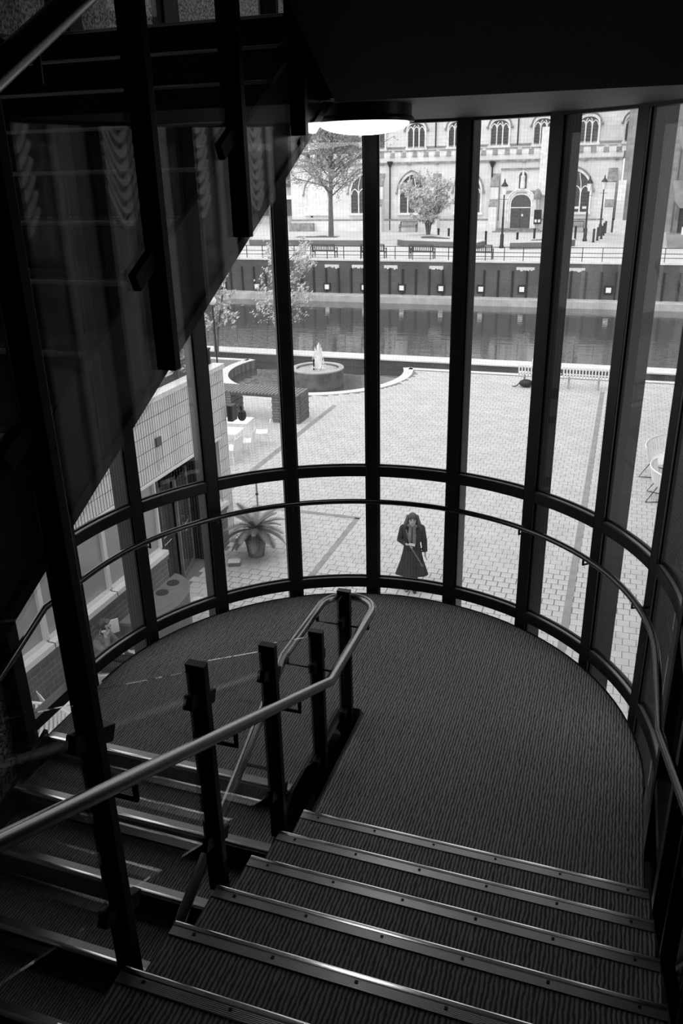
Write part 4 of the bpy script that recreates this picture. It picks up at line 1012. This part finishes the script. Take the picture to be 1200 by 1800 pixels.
# roof shrubs
for i, (px_, py_, lb) in enumerate([(300, 685, 'leafy shrub on the tiled roof behind the railing, nearer one'), (321, 640, 'leafy shrub on the tiled roof behind the railing, farther one'), (285, 700, 'leafy shrub on the tiled roof, nearest the stair glass')]):
    rr = random.Random(40+i); b0 = Vector((-6.95, 9.1+(0, .95, -.8)[i], -.28))
    t2 = thing('roof_shrub', lb, 'shrub', b0, 0, 'roof shrubs'); mb = MB(); pts = []
    for k in range(14):
        a = rr.random()*6.3; e = Vector((.3*cos(a), .45*sin(a), .3+.3*rr.random())); mb.tube([(0,0,0), e*.5+Vector((0,0,.08)), e], [.012, .01, .004], 4); pts += [e*(.4+.7*rr.random())+Vector((rr.gauss(0,.08), rr.gauss(0,.08), rr.gauss(0,.06))) for _ in range(40)]
    mb.build('stems', BARK, t2); mb = MB(); leaves(mb, pts, .035, rr); tag(mb.build('foliage', LEAFM, t2, fix=False), kind='stuff')
# potted palm
q = atz(440, 978, ZP)
t2 = thing('potted_palm', 'potted sago palm with arching fronds beside the tiled corner', 'palm', (q.x+.1, q.y+.1, ZP))
pot = MB().lathe([(.17, 0), (.23, .38), (.25, .38), (.25, .43), (.21, .43), (.2, .38), (.0, .38)], 24).build('pot', CONCD, t2, smooth=True)
MB().lathe([(.1, .38), (.12, .5), (.09, .62), (.02, .66)], 12).build('stem', BARK, t2)
rr = random.Random(8)
for k in range(34):
    a = k*2.399+rr.gauss(0,.1); ring = k/34; el = .95-1.25*ring; L = .6+.18*rr.random()
    pts = []; p = Vector((0,0,.6)); d = Vector((cos(a)*cos(el), sin(a)*cos(el), sin(el)))
    for j in range(10):
        pts.append(p.copy()); p = p+d*L/9; d = (d+Vector((0,0,-.09-.04*ring))).normalized()
    mb = MB(); mb.tube(pts, [.011-.0008*j for j in range(10)], 4)
    sd = Vector((-sin(a), cos(a), 0))
    for j in range(1, 10):
        for h_ in (0, .33, .66):
            if j == 9 and h_: continue
            o = pts[j].lerp(pts[min(9, j+1)], h_); tdir = (pts[min(9, j+1)]-pts[j-1]).normalized(); wl = .17*sin(pi*(.12+.85*(j+h_)/10))
            for sg in (-1, 1):
                e = o+(sd*sg*.85+tdir*.55+Vector((0,0,.22))).normalized()*wl
                mb.add([o-tdir*.016, o+tdir*.016, e], [(0,1,2)])
    mb.build('frond', LEAFD if k % 3 else LEAFM, t2, fix=False)
# ================================================================ PEOPLE
def remesh(o, vox, smooth=6):
    m = o.modifiers.new('remesh', 'REMESH'); m.mode = 'VOXEL'; m.voxel_size = vox; m.use_smooth_shade = True
    if smooth: s = o.modifiers.new('smooth', 'SMOOTH'); s.iterations = smooth; s.factor = .5
    return o
def limb(mb, pts, rad): return mb.tube(pts, rad, 10)
def hand(mb, wrist, d, nrm, curl, sc=1.0, thumb=1):
    """palm + four fingers + thumb; d = pointing direction, nrm = palm normal, curl = bend per joint"""
    d = Vector(d).normalized(); nrm = Vector(nrm); nrm = (nrm-d*nrm.dot(d)).normalized(); s = d.cross(nrm)
    w = Vector(wrist)
    L = []
    for k, (wd, th) in ((0, (.026, .02)), (.04, (.036, .017)), (.08, (.04, .014)), (.095, (.036, .011))):
        c = w+d*k*sc; L.append([c+s*cos(a)*wd*sc+nrm*sin(a)*th*sc for a in [2*pi*i/10 for i in range(10)]])
    mb.loft(L)
    for i, (off, ln) in enumerate(((-.03, .068), (-.01, .08), (.011, .076), (.03, .06))):
        p = w+d*.085*sc+s*off*sc; dd = d.copy(); pts = [p]
        for seg in (.45, .32, .25):
            dd = (Matrix.Rotation(curl, 3, s) @ dd).normalized(); p = p+dd*ln*seg*sc; pts.append(p)
        mb.tube(pts, [.0095*sc, .009*sc, .0085*sc, .007*sc], 7); mb.ell(pts[-1], .007*sc, 6, 4)
    p = w+d*.03*sc+s*(-.032*thumb)*sc
    q = p+(d*.6-s*.8*thumb+nrm*.25)*.035*sc; e = q+(d*.95+nrm*.35-s*.1*thumb)*.032*sc
    mb.tube([p, q, e], [.013*sc, .011*sc, .008*sc], 7); mb.ell(e, .008*sc, 6, 4)
def head(mb, c, fy, tilt=0):
    """c = head centre, fy = facing direction"""
    c = Vector(c); f = Vector(fy).normalized(); up = Vector((0,0,1)); r = f.cross(up).normalized(); up = r.cross(f)
    L = []
    for z, wx, wy, sh in ((-.118, .03, .035, .035), (-.105, .05, .06, .02), (-.07, .064, .082, .008), (-.02, .074, .094, 0), (.03, .077, .098, -.004), (.07, .07, .09, -.008), (.1, .05, .066, -.01), (.116, .02, .03, -.01)):
        L.append([c+up*z+r*cos(a)*wx+f*(sin(a)*wy+sh) for a in [2*pi*i/14 for i in range(14)]])
    mb.loft(L)
    mb.tube([c+f*.088+up*.015, c+f*.112-up*.03, c+f*.09-up*.038], [.009, .014, .01], 6)      # nose
    for sg in (-1, 1): mb.ell(c+r*sg*.078-f*.01-up*.01, (.012, .02, .03), 8, 6)               # ears
    mb.ell(c+f*.085-up*.072, (.022, .014, .008), 8, 5); mb.ell(c+f*.06-up*.1, (.025, .03, .018), 8, 6)
    return f, r, up
def face_parts(o, loc, c, fy):
    c = Vector(c); f = Vector(fy).normalized(); r = f.cross(Vector((0,0,1))).normalized(); up = r.cross(f)
    for sg in (-1, 1):
        MB().ell(c+f*.09+r*sg*.031+up*.006, (.012, .012, .007), 8, 6).build('eye', IRON, o)
        MB().tube([c+f*.092+r*sg*.016+up*.026, c+f*.09+r*sg*.05+up*.026], .004, 5).build('eyebrow', HAIR, o)
    MB().tube([c+f*.097-r*.02-up*.066, c+f*.102-up*.064, c+f*.097+r*.02-up*.066], .005, 5).build('mouth', CLOTH, o)
def body(t, J, facing):
    mb = MB()
    pel, ch_, nk, hd = (Vector(J[k]) for k in ('pelvis', 'chest', 'neck', 'head'))
    f = Vector(facing).normalized(); r = f.cross(Vector((0,0,1))).normalized()
    def ring(c, wx, wy): return [c+r*cos(a)*wx+f*sin(a)*wy for a in [2*pi*i/14 for i in range(14)]]
    mb.loft([ring(pel-Vector((0,0,.08)), .12, .1), ring(pel, .16, .11), ring(pel.lerp(ch_, .45), .125, .09), ring(ch_, .155, .105), ring(ch_.lerp(nk, .55), .14, .085), ring(nk-Vector((0,0,.02)), .06, .055)])
    mb.tube([nk-Vector((0,0,.05)), nk.lerp(hd, .5)], .052, 10)
    head(mb, hd, J.get('look', facing))
    for sd in 'LR':
        sh, el, wr = (Vector(J[k+sd]) for k in ('sh', 'el', 'wr')); limb(mb, [sh, sh.lerp(el, .5), el, el.lerp(wr, .4), wr], [.055, .047, .038, .037, .025]); mb.ell(sh, .058, 10, 6)
        hp, kn, an = (Vector(J[k+sd]) for k in ('hp', 'kn', 'an')); limb(mb, [hp, hp.lerp(kn, .4), kn, kn.lerp(an, .35), an], [.085, .075, .053, .055, .036])
        limb(mb, [an+Vector((0,0,-.04)), an+f*.07+Vector((0,0,-.055)), an+f*.17+Vector((0,0,-.065))], [.036, .035, .024])
        hand(mb, J['wr'+sd], J['hd'+sd], J['hn'+sd], J['cu'+sd], 1.0, 1 if sd == 'R' else -1)
    o = mb.build('body', SKIN, t); remesh(o, .0075, 3); return o
def garment(t, name, m, J, facing, arm=.018, leg=0, vox=.013, torso=True, hem=None):
    mb = MB(); f = Vector(facing).normalized(); r = f.cross(Vector((0,0,1))).normalized()
    pel, ch_, nk = (Vector(J[k]) for k in ('pelvis', 'chest', 'neck'))
    def ring(c, wx, wy, w=0): return [c+r*cos(a)*(wx+w*sin(5*a))+f*sin(a)*(wy+w*sin(5*a+1)) for a in [2*pi*i/28 for i in range(28)]]
    if torso:
        L = []
        if hem: L += [ring(pel-Vector((0,0,d)), wx, wy, w) for d, wx, wy, w in hem]
        else: L += [ring(pel-Vector((0,0,.12)), .18, .14)]
        L += [ring(pel, .175, .135), ring(pel.lerp(ch_, .45), .15, .12), ring(ch_, .18, .13), ring(ch_.lerp(nk, .55), .165, .11), ring(nk, .085, .08)]
        mb.loft(L)
    for sd in 'LR':
        if torso:
            sh, el, wr = (Vector(J[k+sd]) for k in ('sh', 'el', 'wr')); limb(mb, [sh, sh.lerp(el, .5), el, wr.lerp(el, .08)], [.075, .066, .06, .05]); mb.ell(sh, .075, 10, 6)
        if leg:
            hp, kn, an = (Vector(J[k+sd]) for k in ('hp', 'kn', 'an')); limb(mb, [hp, hp.lerp(kn, .4), kn, an], [.1, .09, .07, .06])
    if leg: mb.ell(pel, (.17, .14, .13), 12, 8)
    o = mb.build(name, m, t); remesh(o, vox, 4); return o

# ---- woman on the plaza, looking at her phone
q = atz(723, 1036, ZP)
toCam = (CAM-q); toCam.z = 0; fz = toCam.normalized()
wt = thing('person', 'woman with long fringe in flared dark coat holding a phone on the plaza', 'person', (q.x, q.y, ZP), atan2(fz.y, fz.x)+pi/2)
F = Vector((0, -1, 0))     # local: facing -Y, her right hand is at -X (image left)
J = dict(pelvis=(0,0,.86), chest=(0,.0,1.17), neck=(0,.0,1.37), head=(0,-.03,1.505), look=(.0,-1,.06),
    shR=(-.17,0,1.31), elR=(-.24,.02,1.05), wrR=(-.1,-.2,1.06), hdR=(.75,-.6,.1), hnR=(.2,.3,1), cuR=-.5,
    shL=(.17,0,1.31), elL=(.225,.05,1.03), wrL=(.25,.0,.8), hdL=(.1,-.15,-1), hnL=(-1,0,0), cuL=-.25,
    hpR=(-.09,0,.84), knR=(-.1,-.03,.48), anR=(-.1,.04,.1), hpL=(.09,0,.84), knL=(.08,.0,.47), anL=(.06,-.03,.1))
bo = body(wt, J, F); face_parts(bo, None, J['head'], J['look'])
garment(wt, 'coat', COAT, J, F, hem=[(.5, .3, .24, .035), (.42, .28, .22, .03), (.2, .215, .17, .015)], vox=.011)
tg = MB()
for sd in 'LR': limb(tg, [J['hp'+sd], Vector(J['kn'+sd]), Vector(J['an'+sd])], [.08, .06, .05])
remesh(tg.build('tights', HAIR, wt), .012, 2)
for sd in 'LR':
    a = Vector(J['an'+sd]); mb = MB(); limb(mb, [a+Vector((0,0,.2)), a, a+Vector((0,0,-.045))], [.062, .052, .05]); limb(mb, [a+Vector((0,.03,-.055)), a+Vector((0,-.08,-.062)), a+Vector((0,-.17,-.068))], [.045, .042, .03]); remesh(mb.build('boot', IRON, wt), .011, 2)
h = Vector(J['head']); mb = MB()
mb.ell(h+Vector((0,.012,.035)), (.09, .1, .095), 18, 12)
for sg in (-1, 1):
    for k in range(5):
        o = h+Vector((sg*(.07+.004*k), -.012+.026*k, .05)); mb.tube([o, o+Vector((sg*.03, -.005, -.1)), o+Vector((sg*.055, -.01, -.19)), o+Vector((sg*(.085+.01*k), -.015, -.27))], [.018, .024, .03, .024], 8)
for k in range(7):
    x = -.054+.018*k; o = h+Vector((x*.7, -.03, .118)); mb.tube([o, h+Vector((x, -.088, .09)), h+Vector((x*1.1, -.106, .058))], [.014, .013, .009], 6)
for k in range(5): x = -.08+.04*k; mb.tube([h+Vector((x, .09, .04)), h+Vector((x*1.5, .12, -.12)), h+Vector((x*1.9, .11, -.24))], .035, 8)
remesh(mb.build('hair', HAIR, wt), .009, 2)
mb = MB(); mb.tube([(.085*cos(a), -.01+.08*sin(a), 1.385+.012*sin(2*a)) for a in [2*pi*i/16 for i in range(16)]], .036, 8, closed=True); mb.tube([(-.03,-.1,1.38), (-.045,-.145,1.25), (-.04,-.15,1.1)], [.03, .036, .034], 8); mb.tube([(.03,-.1,1.38), (.04,-.145,1.22), (.035,-.15,1.04)], [.03, .036, .034], 8)
mb.build('scarf', CLOTH, wt, smooth=True)
mb = MB(); mb.tube([(-.12,-.11,1.33), (-.02,-.2,1.0), (.12,-.24,.78), (.2,-.22,.62)], .012, 6); mb.build('bag_strap', CLOTH, wt)
ph = MB().box(-.065, .065, -.033, .033, -.004, .004).build('mobile_phone', IRON)
ph.matrix_world = wt.matrix_basis @ Matrix.Translation((-.005, -.275, 1.09)) @ Matrix.Rotation(.5, 4, 'X') @ Matrix.Rotation(-.2, 4, 'Z')
tag(ph, 'phone held low in the standing woman\'s right hand', 'phone')
MB().box(-.062, .062, -.03, .03, .004, .0048).build('screen', CONCS, ph)

# ---- man on the phone, sitting against the brick sill wall
q = atz(181, 1100, ZP+1.2)
base = (q.x-.02, q.y, ZP)
mt = thing('person', 'seated person in grey jacket holding a phone to the ear by the brick wall', 'person', base, 0)
F = Vector((.97, .22, 0))
Rz = Matrix.Rotation(atan2(F.y, F.x), 3, 'Z')
def loc(x, y, z): return Rz @ Vector((x, y, z))     # x forward, y to the person's left
J = dict(pelvis=loc(-.08,0,.55), chest=loc(-.06,0,.84), neck=loc(-.02,0,1.05), head=loc(.03,0,1.185), look=loc(1,0,-.15),
    shR=loc(-.04,-.18,.98), elR=loc(.16,-.27,.86), wrR=loc(.1,-.14,1.1), hdR=loc(-.15,.1,1), hnR=loc(0,1,0), cuR=-.9,
    shL=loc(-.04,.18,.98), elL=loc(.1,.24,.74), wrL=loc(.32,.14,.66), hdL=loc(1,-.2,0), hnL=loc(0,0,-1), cuL=.3,
    hpR=loc(-.05,-.1,.53), knR=loc(.38,-.13,.52), anR=loc(.4,-.12,.1), hpL=loc(-.05,.1,.53), knL=loc(.38,.13,.52), anL=loc(.36,.13,.1))
bo = body(mt, J, F); face_parts(bo, None, J['head'], J['look'])
garment(mt, 'jacket', CLOTH, J, F); garment(mt, 'trousers', COAT, J, F, torso=False, leg=1)
mb = MB(); h = J['head']; mb.ell(h+loc(-.025,0,.035), (.1, .095, .1), 16, 10)
for k in range(5): mb.tube([h+loc(.03,-.05+.025*k,.11), h+loc(.09,-.055+.027*k,.075)], .018, 6)
remesh(mb.build('hair', HAIR, mt), .01, 2)
for sd in 'LR':
    a = J['an'+sd]; mb = MB(); limb(mb, [a+loc(-.05,0,-.055), a+loc(.06,0,-.06), a+loc(.17,0,-.068)], [.045, .043, .03]); mb.build('shoe', IRON, mt, smooth=True)
MB().loft([[J['neck']+loc(.07*cos(a), .07*sin(a), z) for a in [2*pi*i/14 for i in range(14)]] for z in (-.03, .02)], cap=False).build('shirt_collar', CLOTH, mt)
ph = MB().box(-.035, .035, -.005, .005, -.07, .07).build('mobile_phone', IRON, bevel=.003); ph.matrix_world = mt.matrix_basis @ Matrix.Translation(h+loc(.02,-.095,-.02)) @ Matrix.Rotation(atan2(F.y, F.x), 4, 'Z') @ Matrix.Rotation(.3, 4, 'Y')
tag(ph, 'dark phone at the ear of the seated person', 'phone')
cafe_chair('white moulded chair carrying the seated person on the phone', (base[0]+loc(-.06,0,0).x, base[1]+loc(-.06,0,0).y, ZP), atan2(F.y, F.x))
q = atz(112, 1205, ZP+.75); cafe_chair('white moulded chair against the brick wall nearest the stair post', (q.x+.05, q.y-.1, ZP), radians(60))
q = atz(100, 1300, ZP+.44); curved_seat('curved white slatted seat below the left window edge', (q.x-.2, q.y-.9), .95, radians(35), radians(125), 'curved white seats')
q = atz(197, 1108, ZP+.95)
tag(MB().box(-.07, .07, -.008, .008, 0, .24).build('menu_board', WHITE), 'white menu card standing behind the seated person\'s phone', 'card'); bpy.data.objects['menu_board'].matrix_world = Matrix.Translation((q.x-.02, q.y+.1, q.z-.1)) @ Matrix.Rotation(.9, 4, 'Z')

# ---- figure on the lakeside bench, back turned
base = (-1.22, 26.12, ZP)
st_ = thing('person', 'pale-clothed person seated on the lakeside bench facing the water', 'person', base, 0)
F = Vector((0, 1, 0)); Rz = Matrix.Rotation(pi/2, 3, 'Z')
J = dict(pelvis=loc(.16,0,.56), chest=loc(.1,0,.86), neck=loc(.12,0,1.06), head=loc(.15,0,1.2), look=loc(1,0,-.1),
    shR=loc(.1,-.18,.99), elR=loc(.14,-.24,.72), wrR=loc(.36,-.14,.64), hdR=loc(1,.2,0), hnR=loc(0,0,-1), cuR=.3,
    shL=loc(.1,.18,.99), elL=loc(.14,.24,.72), wrL=loc(.36,.14,.64), hdL=loc(1,-.2,0), hnL=loc(0,0,-1), cuL=.3,
    hpR=loc(.18,-.1,.55), knR=loc(.58,-.12,.5), anR=loc(.6,-.12,.1), hpL=loc(.18,.1,.55), knL=loc(.58,.12,.5), anL=loc(.6,.12,.1))
body(st_, J, F); garment(st_, 'jacket', CLOTHL, J, F); garment(st_, 'trousers', COAT, J, F, torso=False, leg=1)
remesh(MB().ell(J['head']+loc(-.025,0,.03), (.1, .1, .105), 14, 10).build('hair', CLOTHL, st_), .012, 2)
